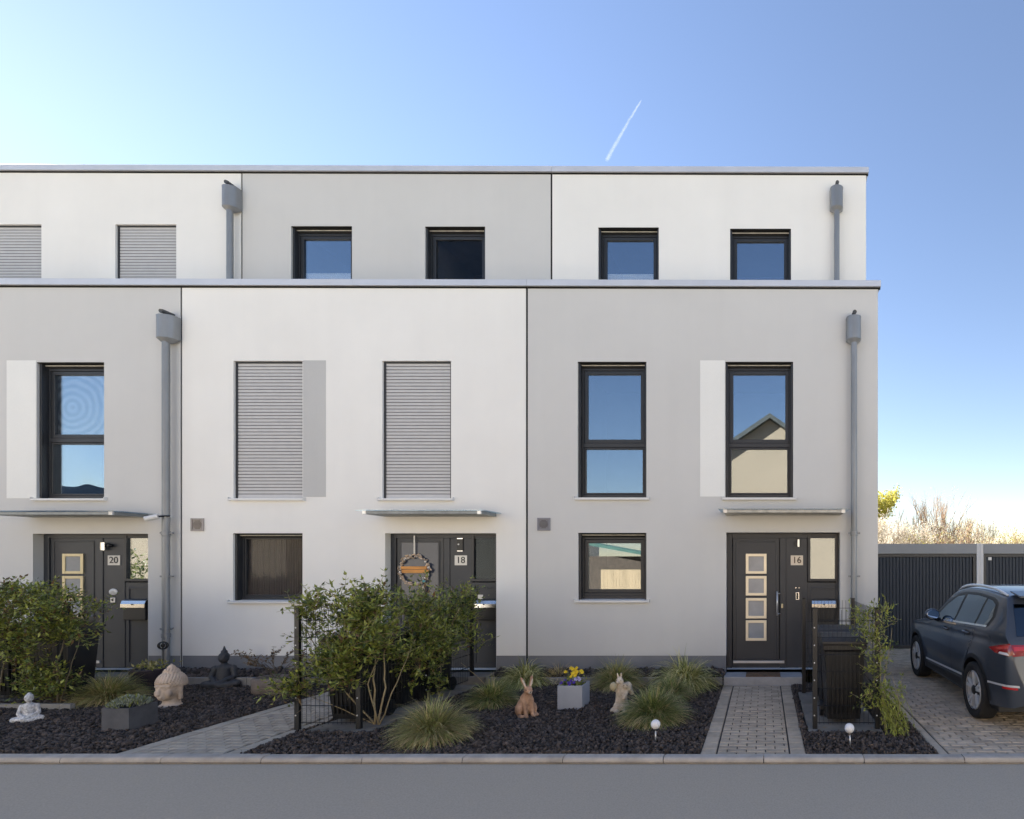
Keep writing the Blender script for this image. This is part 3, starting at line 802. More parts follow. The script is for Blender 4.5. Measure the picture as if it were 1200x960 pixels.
# ================================================================ across the street (some mirrored in the window panes, some added to bounce sunlight)
M['warm_render'] = plaster('warm_render', (.47, .37, .265))
M['cream_render'] = plaster('cream_render', (.86, .82, .74))
M['roof_tile'] = mat('roof_tiles', (.10, .105, .10), .8, .2, 4, bump=.5, bscale=20)
M['copper_roof'] = mat('green_shed_roof', (.10, .20, .16), .7, .2, 3)
M['fence_wood'] = mat('pale_wood', (.62, .45, .27), .8, .2, 3, stretch=(1, 1, .2))
M['pale_paving'] = mat('pale_paving', (.36, .33, .29), .9, .12, 1)
def gable_house(label, xc, L, wdt, eave, ridge, m, deep=9.0, name='detached_house'):
    y = -L
    h = wempty(name, (xc, y - deep / 2, 0), label, 'house', 'houses across the street')
    a, b = xc - wdt / 2, xc + wdt / 2
    w = MB(); w.quad((b, y, 0), (a, y, 0), (a, y, eave), (b, y, eave)); w.add([(b, y, eave), (a, y, eave), (xc, y, ridge)], [(0, 1, 2)])
    w.quad((a, y, 0), (a, y - deep, 0), (a, y - deep, eave), (a, y, eave)); w.quad((b, y - deep, 0), (b, y, 0), (b, y, eave), (b, y - deep, eave))
    w.quad((a, y - deep, 0), (b, y - deep, 0), (b, y - deep, eave), (a, y - deep, eave)); w.add([(a, y - deep, eave), (b, y - deep, eave), (xc, y - deep, ridge)], [(0, 1, 2)])
    w.build('wall', M[m], h)
    sl = (ridge - eave) / (wdt / 2); o = .45; t = .22
    for s in (-1, 1):
        r = MB(); xe = xc + s * (wdt / 2 + o); ze = eave - sl * o
        v = [(xc, y + .35, ridge + .02), (xe, y + .35, ze + .02), (xe, y - deep - .35, ze + .02), (xc, y - deep - .35, ridge + .02)]
        v += [(p[0], p[1], p[2] + t) for p in v]
        r.add(v, [(0, 1, 2, 3), (7, 6, 5, 4), (0, 4, 5, 1), (1, 5, 6, 2), (2, 6, 7, 3), (3, 7, 4, 0)])
        fix_normals(r.build('roof', M['roof_tile'], h))
    return h
hA = gable_house('beige gabled house across the street, mirrored in the upper window of number 16', .28, 17, 9.4, 5.55, 8.75, 'warm_render')
hB = gable_house('cream gabled house across the street, left one of the pair mirrored at number 20', -40.4, 17, 8.6, 3.6, 6.3, 'cream_render')
hC = gable_house('beige gabled house across the street, right one of the pair mirrored at number 20', -26.9, 17, 8.6, 4.3, 7.2, 'warm_render')
hD = gable_house('cream gabled house across the street, enlarged for bounce light, opposite the white middle house', -15.6, 17, 10.4, 5.7, 8.8, 'cream_render')
hF = gable_house('unseen cream gabled house added across the street for bounce light, far right beyond the garages', 20.3, 17, 9.4, 5.5, 8.6, 'cream_render')
hE = gable_house('unseen cream house across the street, set opposite the garages for bounce light', 10.4, 17, 9.0, 5.5, 8.4, 'cream_render')
# garden shed with green roof and pale board fence
s = wempty('garden_shed', (-6.6, -14.2, 0), 'dark garden shed with green roof, mirrored in the ground floor window of 16', 'shed')
MB().box(-8.6, -4.9, -15.4, -13.2, 0, 2.25).build('wall', M['wood_dark'], s)
r = MB(); r.add([(-9.6, -12.8, 3.15), (-4.3, -12.8, 2.2), (-4.3, -15.7, 2.2), (-9.6, -15.7, 3.15), (-9.6, -12.8, 3.27), (-4.3, -12.8, 2.32), (-4.3, -15.7, 2.32), (-9.6, -15.7, 3.27)], [(3, 2, 1, 0), (4, 5, 6, 7), (0, 1, 5, 4), (1, 2, 6, 5), (2, 3, 7, 6), (3, 0, 4, 7)])
fix_normals(r.build('roof', M['copper_roof'], s))
fp = MB()
x = -6.35
while x < -3.2: fp.box(x, x + .115, -12.32, -12.29, .05, 1.72); x += .122
f = wempty('board_fence', (-4.8, -12.3, 0), 'pale board fence across the street in front of the shed', 'fence'); fp.build('boards', M['fence_wood'], f)
q = MB()
for x in (-6.3, -4.8, -3.3): q.box(x - .04, x + .04, -12.40, -12.32, 0, 1.72)
q.build('fence_posts', M['fence_wood'], f)
sheet('forecourt', -60, 40, -17.0, -12.0, -.01, M['pale_paving'])  # pale ground laid here to bounce sunlight onto the row
# ================================================================ plants
M['grass_green'] = leafmat('grass_green', (.235, .26, .08), (.31, .34, .12), .5, .35, .2)
M['grass_dark'] = leafmat('grass_dark', (.10, .15, .045), (.14, .19, .06), .5, .35, .2)
M['grass_straw'] = leafmat('grass_straw', (.58, .45, .23), (.68, .55, .31), .6, .3, .2)
M['grass_olive'] = leafmat('grass_olive', (.30, .28, .11), (.38, .35, .16), .55, .35, .2)
M['sedge_cream'] = leafmat('sedge_cream', (.66, .62, .28), (.74, .70, .36), .45, .25, .2)
M['sedge_green'] = leafmat('sedge_green', (.20, .22, .055), (.26, .28, .08), .45, .3, .2)
M['leaf_dark'] = leafmat('leaf_dark', (.070, .105, .026), (.12, .16, .042), .34, .45, .2)
M['leaf_mid'] = leafmat('leaf_mid', (.22, .255, .05), (.30, .335, .075), .36, .4, .28)
M['leaf_lime'] = leafmat('leaf_lime', (.25, .29, .05), (.31, .34, .07), .35, .3, .3)
M['leaf_bronze'] = leafmat('leaf_bronze', (.10, .065, .028), (.15, .09, .04), .35, .4, .2)
M['leaf_dry'] = leafmat('leaf_dry', (.19, .15, .105), (.26, .21, .15), .7, .4, .15)
M['leaf_silver'] = leafmat('leaf_silver', (.22, .26, .21), (.33, .37, .31), .6, .35, .15)
M['stem'] = mat('stem', (.30, .245, .14), .75, .25, 14)
M['stem_dark'] = mat('stem_dark', (.10, .085, .055), .8, .25, 14)

def grass_tuft(label, x, y, R, Ht, n, mats, seed, width=.005, droop=1.0, stiff=.5, lean=(0, 0), z=0.0, cat='grass tuft', name='grass_tuft', group='ornamental grass tufts in the gravel'):
    r = random.Random(seed); mb = MB()
    for _ in range(n):
        a = r.uniform(0, 2 * PI); q = math.sqrt(r.random())
        el = (1 - q) * 1.45 + q * (.35 + .25 * r.random()); el = min(1.5, max(.12, el + r.gauss(0, .12)))
        L = math.hypot(R, Ht) * r.uniform(.62, 1.08) * (.8 + .25 * stiff)
        bx, by = r.gauss(0, R * .11), r.gauss(0, R * .11)
        p = Vector((bx, by, -.01)); d = Vector((math.cos(a) * math.cos(el) + lean[0], math.sin(a) * math.cos(el) + lean[1], math.sin(el))).normalized()
        side = Vector((-math.sin(a + r.uniform(-.9, .9)), math.cos(a), r.uniform(-.3, .3))).normalized(); S = 5; pts = [p.copy()]
        dz = droop * r.uniform(.7, 1.3) * .52
        for k in range(S):
            d = (d + Vector((0, 0, -dz * (k + 1) / S * (1.1 - stiff * .6)))).normalized()
            p = p + d * (L / S)
            if p.z < .008: p.z = .008
            pts.append(p.copy())
        w = width * r.uniform(.6, 1.1); v = []; f = []
        for k, q_ in enumerate(pts):
            ww = w * (1, 1.05, .95, .75, .45, .06)[k]
            v += [q_ - side * ww, q_ + side * ww]
        f = [(2 * k, 2 * k + 1, 2 * k + 3, 2 * k + 2) for k in range(S)]
        # older blades lie low and outside: straw; young ones green
        t = r.random(); mi = 0
        if len(mats) > 1:
            dry = .14 + .85 * max(0, 1 - el / .85)
            mi = 2 if (len(mats) > 2 and t < dry) else (1 if t < dry + .38 else 0)
            if len(mats) == 2: mi = 1 if t < .5 else 0
        mb.add(v, f, mi)
    o = mb.build(name, [M[m] for m in mats]); o.location = (x, y, z)
    return tag(o, label, cat, group)
GY = lambda base: CAMZ * F / (base - VY) - CAMD      # ground row in the photo -> y
def gx(px, base): return X(px, GY(base))
G3 = ['grass_green', 'grass_dark', 'grass_straw']; G4 = ['grass_green', 'grass_olive', 'grass_straw']
grass_tuft('grey green grass tuft between the door 20 hedge and the concrete planter', gx(127, 822), GY(822), 0.360, .42, 2025, ['grass_olive', 'grass_green', 'grass_straw'], 1, .0056)
grass_tuft('olive dome of grass at the kerb, in front of the hedge', gx(508, 866), GY(866), 0.378, .44, 2970, ['grass_olive', 'grass_green', 'grass_straw'], 2, .0056)
grass_tuft('dark green grass tuft just left of the brown hare figure', gx(577, 826), GY(826), 0.333, .36, 2295, G3, 3, .0056)
grass_tuft('yellow striped sedge at the wall, below the joint between two houses', gx(615, 803), GY(803), 0.414, .50, 1500, ['sedge_cream', 'sedge_green'], 4, .0085, 1.5, .35, name='sedge', cat='sedge', group='striped sedges by the wall')
grass_tuft('small straw coloured grass tuft behind the pansy planter', gx(655, 800), GY(800), 0.270, .36, 837, ['grass_straw', 'grass_olive', 'grass_straw'], 5, .0056, 1.1, .5, (-.2, 0))
grass_tuft('wide drooping grass tuft behind the stone hares', gx(723, 805), GY(805), 0.450, .40, 2295, ['grass_green', 'grass_olive', 'grass_straw'], 6, .0056, 1.15)
grass_tuft('big striped sedge at the wall left of doorstep 16', gx(803, 806), GY(806), 0.468, .62, 1900, ['sedge_cream', 'sedge_green'], 7, .0085, 1.4, .4, name='sedge', cat='sedge', group='striped sedges by the wall')
grass_tuft('small grass tuft with a straw skirt, in front of the big sedge', gx(786, 819), GY(819), 0.288, .36, 1485, G3, 8, .0056)
grass_tuft('largest green grass dome, straw blonde at the left, behind the globe lamp', gx(766, 846), GY(846), 0.378, .44, 3510, G3, 9, .0056, 1.0, .5, (-.04, 0))

# ---------------------------------------------------------------- leafy shrubs
def leaf(mb, p, d, L, W, r, mi, fold=.35):
    d = d.normalized(); s = d.cross(Vector((r.gauss(0, .5), r.gauss(0, .5), 1)))
    s = s.normalized() if s.length > 1e-4 else d.orthogonal().normalized()
    n = d.cross(s); u = n * (W * fold)
    a, b, c = p, p + d * (L * .4) + s * W + u, p + d * L - n * (L * .1)
    e = p + d * (L * .4) - s * W + u; m = p + d * (L * .45)
    mb.add([a, b, c, e, m], [(0, 4, 1), (4, 2, 1), (0, 3, 4), (3, 2, 4)], mi)

def shrub(name, label, cat, stems, boxes, n, L, mats, weights, seed, z0=0, gaps=.5, gscale=2.2, shoots=20, root=None, group=None, top_fuzz=.1, stem_mat='stem'):
    """stems: polylines; boxes: (x0,x1,y0,y1,z0,z1,share) volumes the foliage fills"""
    r = random.Random(seed)
    cx, cy = root
    t = empty(name, (cx, cy, z0), label, cat, group)
    sm = MB()
    for (pts, rad0) in stems:
        P = [Vector(p) - Vector((cx, cy, z0)) for p in pts]
        Q = []
        for i in range(len(P) - 1):
            for k in range(4): Q.append(P[i].lerp(P[i + 1], k / 4) + Vector((r.gauss(0, .006), r.gauss(0, .006), 0)))
        Q.append(P[-1]); sm.tube(Q, [rad0 * (1 - .75 * i / len(Q)) for i in range(len(Q))], 6)
    lf = MB(); tot = sum(b[6] for b in boxes); pick = lambda: r.choices(range(len(mats)), weights)[0]
    for b in boxes:
        x0, x1, y0, y1, za, zb, sh = b; k = int(n * sh / tot); c = 0; tries = 0
        while c < k and tries < k * 12:
            tries += 1
            u, v, w = r.random(), r.random(), r.random()
            p = Vector((x0 + u * (x1 - x0), y0 + v * (y1 - y0), za + w * (zb - za)))
            e = max(abs(u - .5) * 2, abs(v - .5) * 2, abs(w - .5) * 2)
            nz = noise.noise(p * gscale + Vector((seed, 0, 0))) + .5 * noise.noise(p * gscale * 2.7)
            if nz < (gaps - .5) + (.35 if e > .8 else 0) - .1: continue
            # leaves grow in small sprays along a twig
            d0 = Vector((r.gauss(0, .7), r.gauss(0, .7), r.gauss(.35, .5))).normalized(); m = r.randint(4, 7)
            tw = L * .55; q = p - Vector((cx, cy, z0))
            if r.random() < .30: sm.tube([q, q + d0 * tw * m * .5, q + d0 * tw * m], [.0028, .0024, .0012], 4, cap=False)
            mi = pick()
            for j in range(m):
                dd = (d0 * .5 + Vector((r.gauss(0, .8), r.gauss(0, .8), r.gauss(.1, .6)))).normalized()
                leaf(lf, q + d0 * tw * j, dd, L * r.uniform(.45, 1.35), L * r.uniform(.15, .25), r, mi if r.random() < .7 else pick())
            c += m
    for _ in range(shoots):                        # long shoots that break the outline
        b = r.choice(boxes); x0, x1, y0, y1, za, zb, sh = b
        p = Vector((r.uniform(x0, x1), r.uniform(y0, y1), zb - r.uniform(0, .15))) - Vector((cx, cy, z0))
        d0 = Vector((r.gauss(0, .35), r.gauss(0, .3), 1)).normalized(); H_ = r.uniform(.6, 1.4) * top_fuzz * 2
        pts = [p + d0 * H_ * k / 4 + Vector((r.gauss(0, .008), r.gauss(0, .008), 0)) for k in range(5)]
        sm.tube(pts, [.0035, .003, .0026, .002, .001], 4, cap=False)
        for q in pts[1:]:
            for _ in range(3): leaf(lf, q, Vector((r.gauss(0, .8), r.gauss(0, .8), r.gauss(.5, .4))), L * r.uniform(.55, 1), L * .2, r, pick())
    sm.build('stems', M[stem_mat], t, 0, True)
    o = lf.build('leaves', [M[m] for m in mats], t)
    return t

# hedge of number 18: grows through the bin fence
yb, y2 = GY(850), GY(815)
hx = gx(440, 850); hx2 = gx(515, 815)
stems = [([(hx, yb, 0), (hx - .05, yb + .05, .55), (hx - .15, yb + .2, 1.0), (hx - .1, yb + .3, 1.35)], .013),
         ([(hx, yb, 0), (hx - .35, yb - .02, .42), (hx - .75, yb + .1, .85), (hx - .95, yb + .1, 1.2)], .011),
         ([(hx + .02, yb, 0), (hx + .10, yb + .02, .45), (hx + .06, yb + .05, .85), (hx + .2, yb + .1, 1.3)], .013),
         ([(hx + .03, yb, 0), (hx - .08, yb - .03, .5), (hx + .02, yb, .8), (hx + .10, yb, 1.2)], .010),
         ([(hx, yb, 0), (hx - .5, yb - .03, .26), (hx - .95, yb - .05, .42)], .007),
         ([(hx + .05, yb, 0), (hx + .18, yb + .1, .5), (hx + .3, yb + .3, 1.0)], .009),
         ([(hx2, y2, 0), (hx2 - .1, y2 - .02, .45), (hx2 - .2, y2, .9), (hx2 - .35, y2, 1.3)], .014),
         ([(hx2, y2, 0), (hx2 - .2, y2 + .0, .4), (hx2 - .4, y2, .8)], .010),
         ([(hx2, y2, 0), (hx2 + .02, y2, .5), (hx2 + .12, y2, .9), (hx2 + .3, y2, 1.3)], .012),
         ([(gx(570, 805), GY(805), 0), (gx(555, 805), GY(805), .22), (gx(540, 805), GY(805), .38)], .008)]
boxes = [(-5.50, -5.10, -3.0, -2.62, .95, 1.52, .6), (-5.30, -4.72, -3.05, -2.6, .55, 1.48, 3.0), (-4.90, -4.40, -3.1, -2.4, .60, 1.62, 3.6), (-4.85, -4.35, -2.4, -1.5, .55, 1.56, 3.2),
         (-5.05, -4.42, -1.5, -.85, .48, 1.58, 3.0), (-4.95, -4.50, -.9, -.35, .62, 1.50, 1.5), (-5.62, -5.2, -3.0, -2.7, .40, .62, .45), (-4.8, -4.5, -2.0, -1.3, .15, .5, .35)]
shrub('hedge_shrub', 'tall straggly evergreen hedge growing over the bin fence before door 18', 'hedge', stems, boxes, 14000, .074, ['leaf_dark', 'leaf_mid', 'leaf_lime', 'leaf_bronze'], [4.4, 4.6, 1.2, .6], 11, root=(hx, yb), gaps=.58, shoots=42, top_fuzz=.11)

# hedge of number 20, cut by the left edge
stems = [([(-9.5, -1.85, 0), (-9.55, -1.85, .5), (-9.45, -1.85, .9), (-9.6, -1.8, 1.3)], .014), ([(-10.3, -1.9, 0), (-10.25, -1.85, .6), (-10.4, -1.85, 1.2)], .014),
         ([(-11.2, -1.9, 0), (-11.1, -1.85, .6), (-11.3, -1.85, 1.2)], .014), ([(-9.5, -1.85, 0), (-9.3, -1.9, .5), (-9.15, -1.9, 1.0)], .009)]
boxes = [(-11.9, -9.9, -2.15, -1.55, .95, 1.62, 5), (-10.2, -9.35, -2.15, -1.55, .80, 1.60, 2.6), (-9.5, -9.05, -2.1, -1.6, .85, 1.42, 1.2), (-10.0, -9.3, -2.1, -1.7, .10, .52, 1.2), (-10.1, -9.6, -2.1, -1.7, .5, .9, .5)]
shrub('hedge_shrub', 'broad dark evergreen hedge before door 20, cut off by the left edge', 'hedge', stems, boxes, 10500, .068, ['leaf_dark', 'leaf_mid', 'leaf_lime', 'leaf_bronze'], [4, 3.4, 1.6, 1.4], 12, root=(-9.5, -1.85), gaps=.46, shoots=34, top_fuzz=.09, stem_mat='stem_dark')

# climber on the fence corner beside the driveway
cx_, cy_ = 1.36, -2.95
stems = [([(cx_ + .05, cy_ - .05, 0), (cx_ + .0, cy_ + .02, .5), (cx_ - .02, cy_, 1.0), (cx_ - .1, cy_, 1.3)], .008), ([(cx_ + .03, cy_, 0), (cx_ + .04, cy_ + .03, .6), (cx_ + .12, cy_, 1.2)], .006),
         ([(cx_ + .12, cy_ - .1, 0), (cx_ + .18, cy_ - .15, .35), (cx_ + .1, cy_ - .05, .7)], .006)]
boxes = [(.98, 1.30, -3.02, -2.75, 1.08, 1.42, 1.5), (1.24, 1.48, -3.05, -2.78, .98, 1.42, 1.5), (1.16, 1.32, -3.02, -2.85, .62, 1.1, .8), (1.18, 1.34, -3.02, -2.85, .35, .7, .6), (1.36, 1.6, -3.1, -2.85, .25, .55, .9), (1.05, 1.3, -3.06, -2.95, .25, .45, .3), (1.32, 1.42, -3.04, -2.86, .5, 1.0, .6)]
shrub('climber', 'pale green climbing plant on the fence corner beside the driveway', 'climbing plant', stems, boxes, 1150, .055, ['leaf_mid', 'leaf_lime', 'leaf_dark'], [5, 3, 1.6], 13, root=(cx_, cy_), gaps=.34, shoots=14, top_fuzz=.06)
r = random.Random(31); mb = MB()
for _ in range(46):                                # arching yellow green shoots at its foot
    a = r.uniform(-1.2, .7); L_ = r.uniform(.25, .5); p0 = Vector((r.uniform(-.05, .12), r.uniform(-.08, .05), r.uniform(.15, .5)))
    p1 = p0 + Vector((math.sin(a) * .1 + .06, -.06, -.02)); p2 = p1 + Vector((.10 * r.random() + .04, -.10, -L_ * .75))
    p2.z = max(p2.z, .02)
    mb.tube([p0, p1, (p1 + p2) / 2 + Vector((.03, 0, 0)), p2], [.003, .003, .0026, .001], 4, cap=False)
    for k in range(6):
        q = p1.lerp(p2, k / 6); leaf(mb, q, Vector((r.gauss(.1, .4), r.gauss(-.1, .4), -.8)), .06, .009, r, 0)
o = mb.build('hanging_shoots', M['leaf_lime'], bpy.data.objects['climber'])
grass_tuft('small green weed in the paving joint beside the house corner', X(1045, -.9) , -.9 + 1.4, .16, .22, 90, ['leaf_lime', 'grass_green'], 41, .008, .8, .5, name='weed', cat='weed', group='weeds')

# hedge across the street (mirrored in the sidelight of door 20)
shrub('hedge_block', 'green clipped hedge across the street before the beige house', 'hedge', [([(x, -13.2, 0), (x + .1, -13.2, 1.2)], .03) for x in (-26.5, -25, -23.5, -22)], [(-27.5, -21.5, -13.6, -12.8, .05, 2.35, 1)], 3800, .15, ['leaf_dark', 'leaf_mid'], [2, 2], 17, root=(-24.5, -13.2), gaps=.3, shoots=6)
# ================================================================ garden furniture
def post(parent, x, y, h, name='post', bolts=True, w=.028):
    p = MB().box(x - w, x + w, y - w * .75, y + w * .75, -.05, h).build(name, M['black_steel'], parent, .004)
    MB().box(x - w - .003, x + w + .003, y - w * .75 - .003, y + w * .75 + .003, h, h + .012).build('post_cap', M['black_plastic'], p, .003)
    if bolts:
        for k in range(6):
            z = .17 + k * .205
            if z < h - .03: MB().lathe([(.0085, 0), (.0085, -.004), (.004, -.008), (0, -.008)], (x - .008, y - w * .75, z), 8, axis='y').build('bolt', M['bolt'], p)
    return p
def wire_panel(parent, a, b, h, z0=.06):
    a, b = Vector((*a, 0)), Vector((*b, 0)); L = (b - a).length; t = (b - a) / L; n = Vector((-t.y, t.x, 0)); mb = MB()
    k = int(L / .05)
    for i in range(1, k):
        p = a + t * (L * i / k); mb.tube([p + Vector((0, 0, z0)), p + Vector((0, 0, h))], .0027, 5)
    z = z0 + .02
    while z < h:
        for s in (-1, 1): mb.tube([a + n * (.006 * s) + Vector((0, 0, z)), b + n * (.006 * s) + Vector((0, 0, z))], .0032, 5)
        z += .2
    return mb.build('wire_panel', M['black_steel'], parent)
def bin_fence(label, x0, x1, y0, y1, h, sides, loc):
    f = wempty('bin_fence', loc, label, 'fence', 'dark wire fences round the bins')
    for (x, y, b) in sides['posts']: post(f, x, y, h, bolts=b)
    for (a, b) in sides['panels']: wire_panel(f, a, b, h - .02)
    return f
xa, xb = -5.46, -4.74
bin_fence('dark wire fence round the bins of number 18, overgrown by the hedge', 0, 0, 0, 0, 1.44, {'posts': [(xa, -2.85, True), (xb, -2.85, True), (xb, -1.5, True), (xb + .02, -.32, False)],
          'panels': [((xa, -2.85), (xb, -2.85)), ((xb, -2.85), (xb, -1.5)), ((xb, -1.5), (xb, -.32))]}, (xa, -2.85, 0))
xa, xb = .60, 1.33
bin_fence('dark wire fence round the bin of number 16, open towards the door', 0, 0, 0, 0, 1.42, {'posts': [(xa, -2.85, True), (xb, -2.85, True), (xa, -1.02, False), (xb, -1.02, False)],
          'panels': [((xa, -2.85), (xb, -2.85)), ((xb, -2.85), (xb, -1.02)), ((xa, -1.02), (xb, -1.02))]}, (xa, -2.85, 0))
bin_fence('dark wire fence under the hedge of number 20, at the left edge', 0, 0, 0, 0, 1.40, {'posts': [(-10.95, -1.66, False), (-9.62, -1.66, False), (-12.3, -1.66, False)],
          'panels': [((-12.3, -1.66), (-10.95, -1.66)), ((-10.95, -1.66), (-9.62, -1.66))]}, (-9.62, -1.66, 0))
e = MB()
x = -14.4
while x < -9.3: e.box(x + .003, min(x + 1, -9.25) - .003, -1.93, -1.87, -.06, .07); x += 1
tag(e.build('bed_edging', M['concrete'], None, .005), kind='structure')
# grey boundary post at the very left edge
# ---- wheeled bins
def make_bin(label, loc, rz=0):
    b = empty('wheelie_bin', loc, label, 'bin', 'black wheeled bins', rz)
    h = .96; m = MB()
    def sq(w, d, z, yo=0): return [(-w, -d + yo, z), (w, -d + yo, z), (w, d + yo, z), (-w, d + yo, z)]
    L = [sq(.20, .20, .05, .02), sq(.205, .22, .25, .01), sq(.24, .26, .88), sq(.262, .285, .90), sq(.262, .285, h), ]
    v = [p for l in L for p in l]
    m.add(v, [(4 * i + k, 4 * i + (k + 1) % 4, 4 * i + 4 + (k + 1) % 4, 4 * i + 4 + k) for i in range(4) for k in range(4)] + [(3, 2, 1, 0), (16, 17, 18, 19)])
    for k in range(7):
        xx = -.15 + k * .05; m.add([(xx - .006, -.222, .12), (xx + .006, -.222, .12), (xx + .006, -.258, .84), (xx - .006, -.258, .84), (xx - .006, -.20, .12), (xx + .006, -.20, .12), (xx + .006, -.235, .84), (xx - .006, -.235, .84)], [(0, 1, 2, 3), (0, 3, 7, 4), (1, 5, 6, 2), (3, 2, 6, 7)])
    m.build('bin_body', M['black_plastic'], b, .008)
    l = MB(); P = [(-.30, .965), (-.30, 1.0), (-.24, 1.045), (.0, 1.075), (.22, 1.06), (.29, 1.02), (.29, .965)]
    l.extrude_yz(P, -.272, .272); o = l.build('lid', M['bin_lid'], b, .01); fix_normals(o)
    MB().tube([(-.22, .29, .98), (-.22, .35, 1.0), (.22, .35, 1.0), (.22, .29, .98)], .014, 8).build('grip_bar', M['black_plastic'], b, 0, True)
    for s in (-1, 1): MB().lathe([(.04, -.025), (.10, -.022), (.102, 0), (.10, .022), (.04, .025)], (s * .235, .2, .10), 20, axis='x').build('wheel', M['black_plastic'], b, 0, False)
    return b
M['bin_lid'] = mat('bin_lid', (.035, .033, .032), .5, .15, 4)  # lid colour raised above the body's black for its reflected sheen
b0 = make_bin('black wheeled bin with lid coloured greyer for its sheen inside the fence beside path 16', (.97, -2.45, .012))
b = dup(b0, (.98, -1.60, .012), .05, 'black wheeled bin hidden behind the first one, nearer to door 16')
b = dup(b0, (-5.02, -2.45, .012), -.03, 'black wheeled bin nearest to the street behind the tall hedge')
b = dup(b0, (-5.04, -1.72, .012), .04, 'black wheeled bin in the middle behind the tall hedge')
b = dup(b0, (-5.02, -1.0, .012), .0, 'black wheeled bin nearest to door 18 behind the tall hedge')
b = dup(b0, (-10.2, -1.25, .012), .0, 'black wheeled bin beneath the hedge before door 20, right one')
b = dup(b0, (-10.95, -1.22, .012), .0, 'black wheeled bin beneath the hedge before door 20, left one')

# ---- globe lamps on spikes
M['opal'] = mat('opal_globe', (.80, .80, .82), .3, .03); M['solar'] = mat('lamp_collar', (.12, .12, .12), .4)
def globe(label, x, y):
    t = empty('garden_lamp', (x, y, 0), label, 'garden lamp', 'white globe garden lamps')
    MB().tube([(0, 0, -.03), (0, 0, .125)], .008, 10).build('spike', M['alu'], t, 0, True)
    MB().lathe([(.012, .115), (.030, .125), (.032, .142), (.026, .146)], (0, 0, 0), 16).build('collar', M['steel'], t, 0, False)
    MB().ball((0, 0, .188), .052, 22, 14).build('globe', M['opal'], t, 0, True)
    return t
g1 = globe('white globe lamp on a spike before the largest grass dome', gx(768.3, 869), GY(869))
g2 = dup(g1, (gx(996.5, 874), GY(874), 0), 0, 'white globe lamp on a spike before the fenced bin of 16'); g2.rotation_euler = (0, rad(-3), 0)

# ---- pansy planter
M['planter_grey'] = mat('planter_bluegrey', (.33, .36, .42), .6, .05, 5); M['petal_yellow'] = leafmat('petal_yellow', (.75, .50, .01), (.85, .62, .02), .5, .15, .2)
M['petal_violet'] = leafmat('petal_violet', (.06, .03, .30), (.10, .05, .40), .5, .3, .2); M['petal_lilac'] = leafmat('petal_lilac', (.42, .36, .62), (.5, .45, .7), .5, .15, .2)
M['rust_board'] = mat('rusty_board', (.16, .07, .03), .85, .4, 14); M['petal_heart'] = mat('petal_heart', (.03, .012, .02), .6)
px0, py0 = X(667.5, GY(832)), GY(832) + .17
t = empty('flower_planter', (px0, py0, 0), 'square blue grey planter between the hare figures', 'planter')
def square_pot(t, w, h, m, wall=.014):
    o = MB()
    o.box(-w, w, -w, -w + wall, 0, h); o.box(-w, w, w - wall, w, 0, h); o.box(-w, -w + wall, -w + wall, w - wall, 0, h); o.box(w - wall, w, -w + wall, w - wall, 0, h)
    o.box(-w + wall, w - wall, -w + wall, w - wall, .01, .03)
    o.build('planter_box', M[m], t, .003)
    MB().box(-w + wall, w - wall, -w + wall, w - wall, h - .06, h - .035).build('potting_soil', M['soil'], t)
square_pot(t, .165, .32, 'planter_grey')
tag(MB().box(px0 - .05, px0 + .36, py0 - .13, py0 + .14, -.0, .014).build('rusty_board', M['rust_board'], None, .002), 'rusty brown board lying under the blue grey planter', 'board')
bpy.data.objects['rusty_board'].rotation_euler = (0, 0, 0)
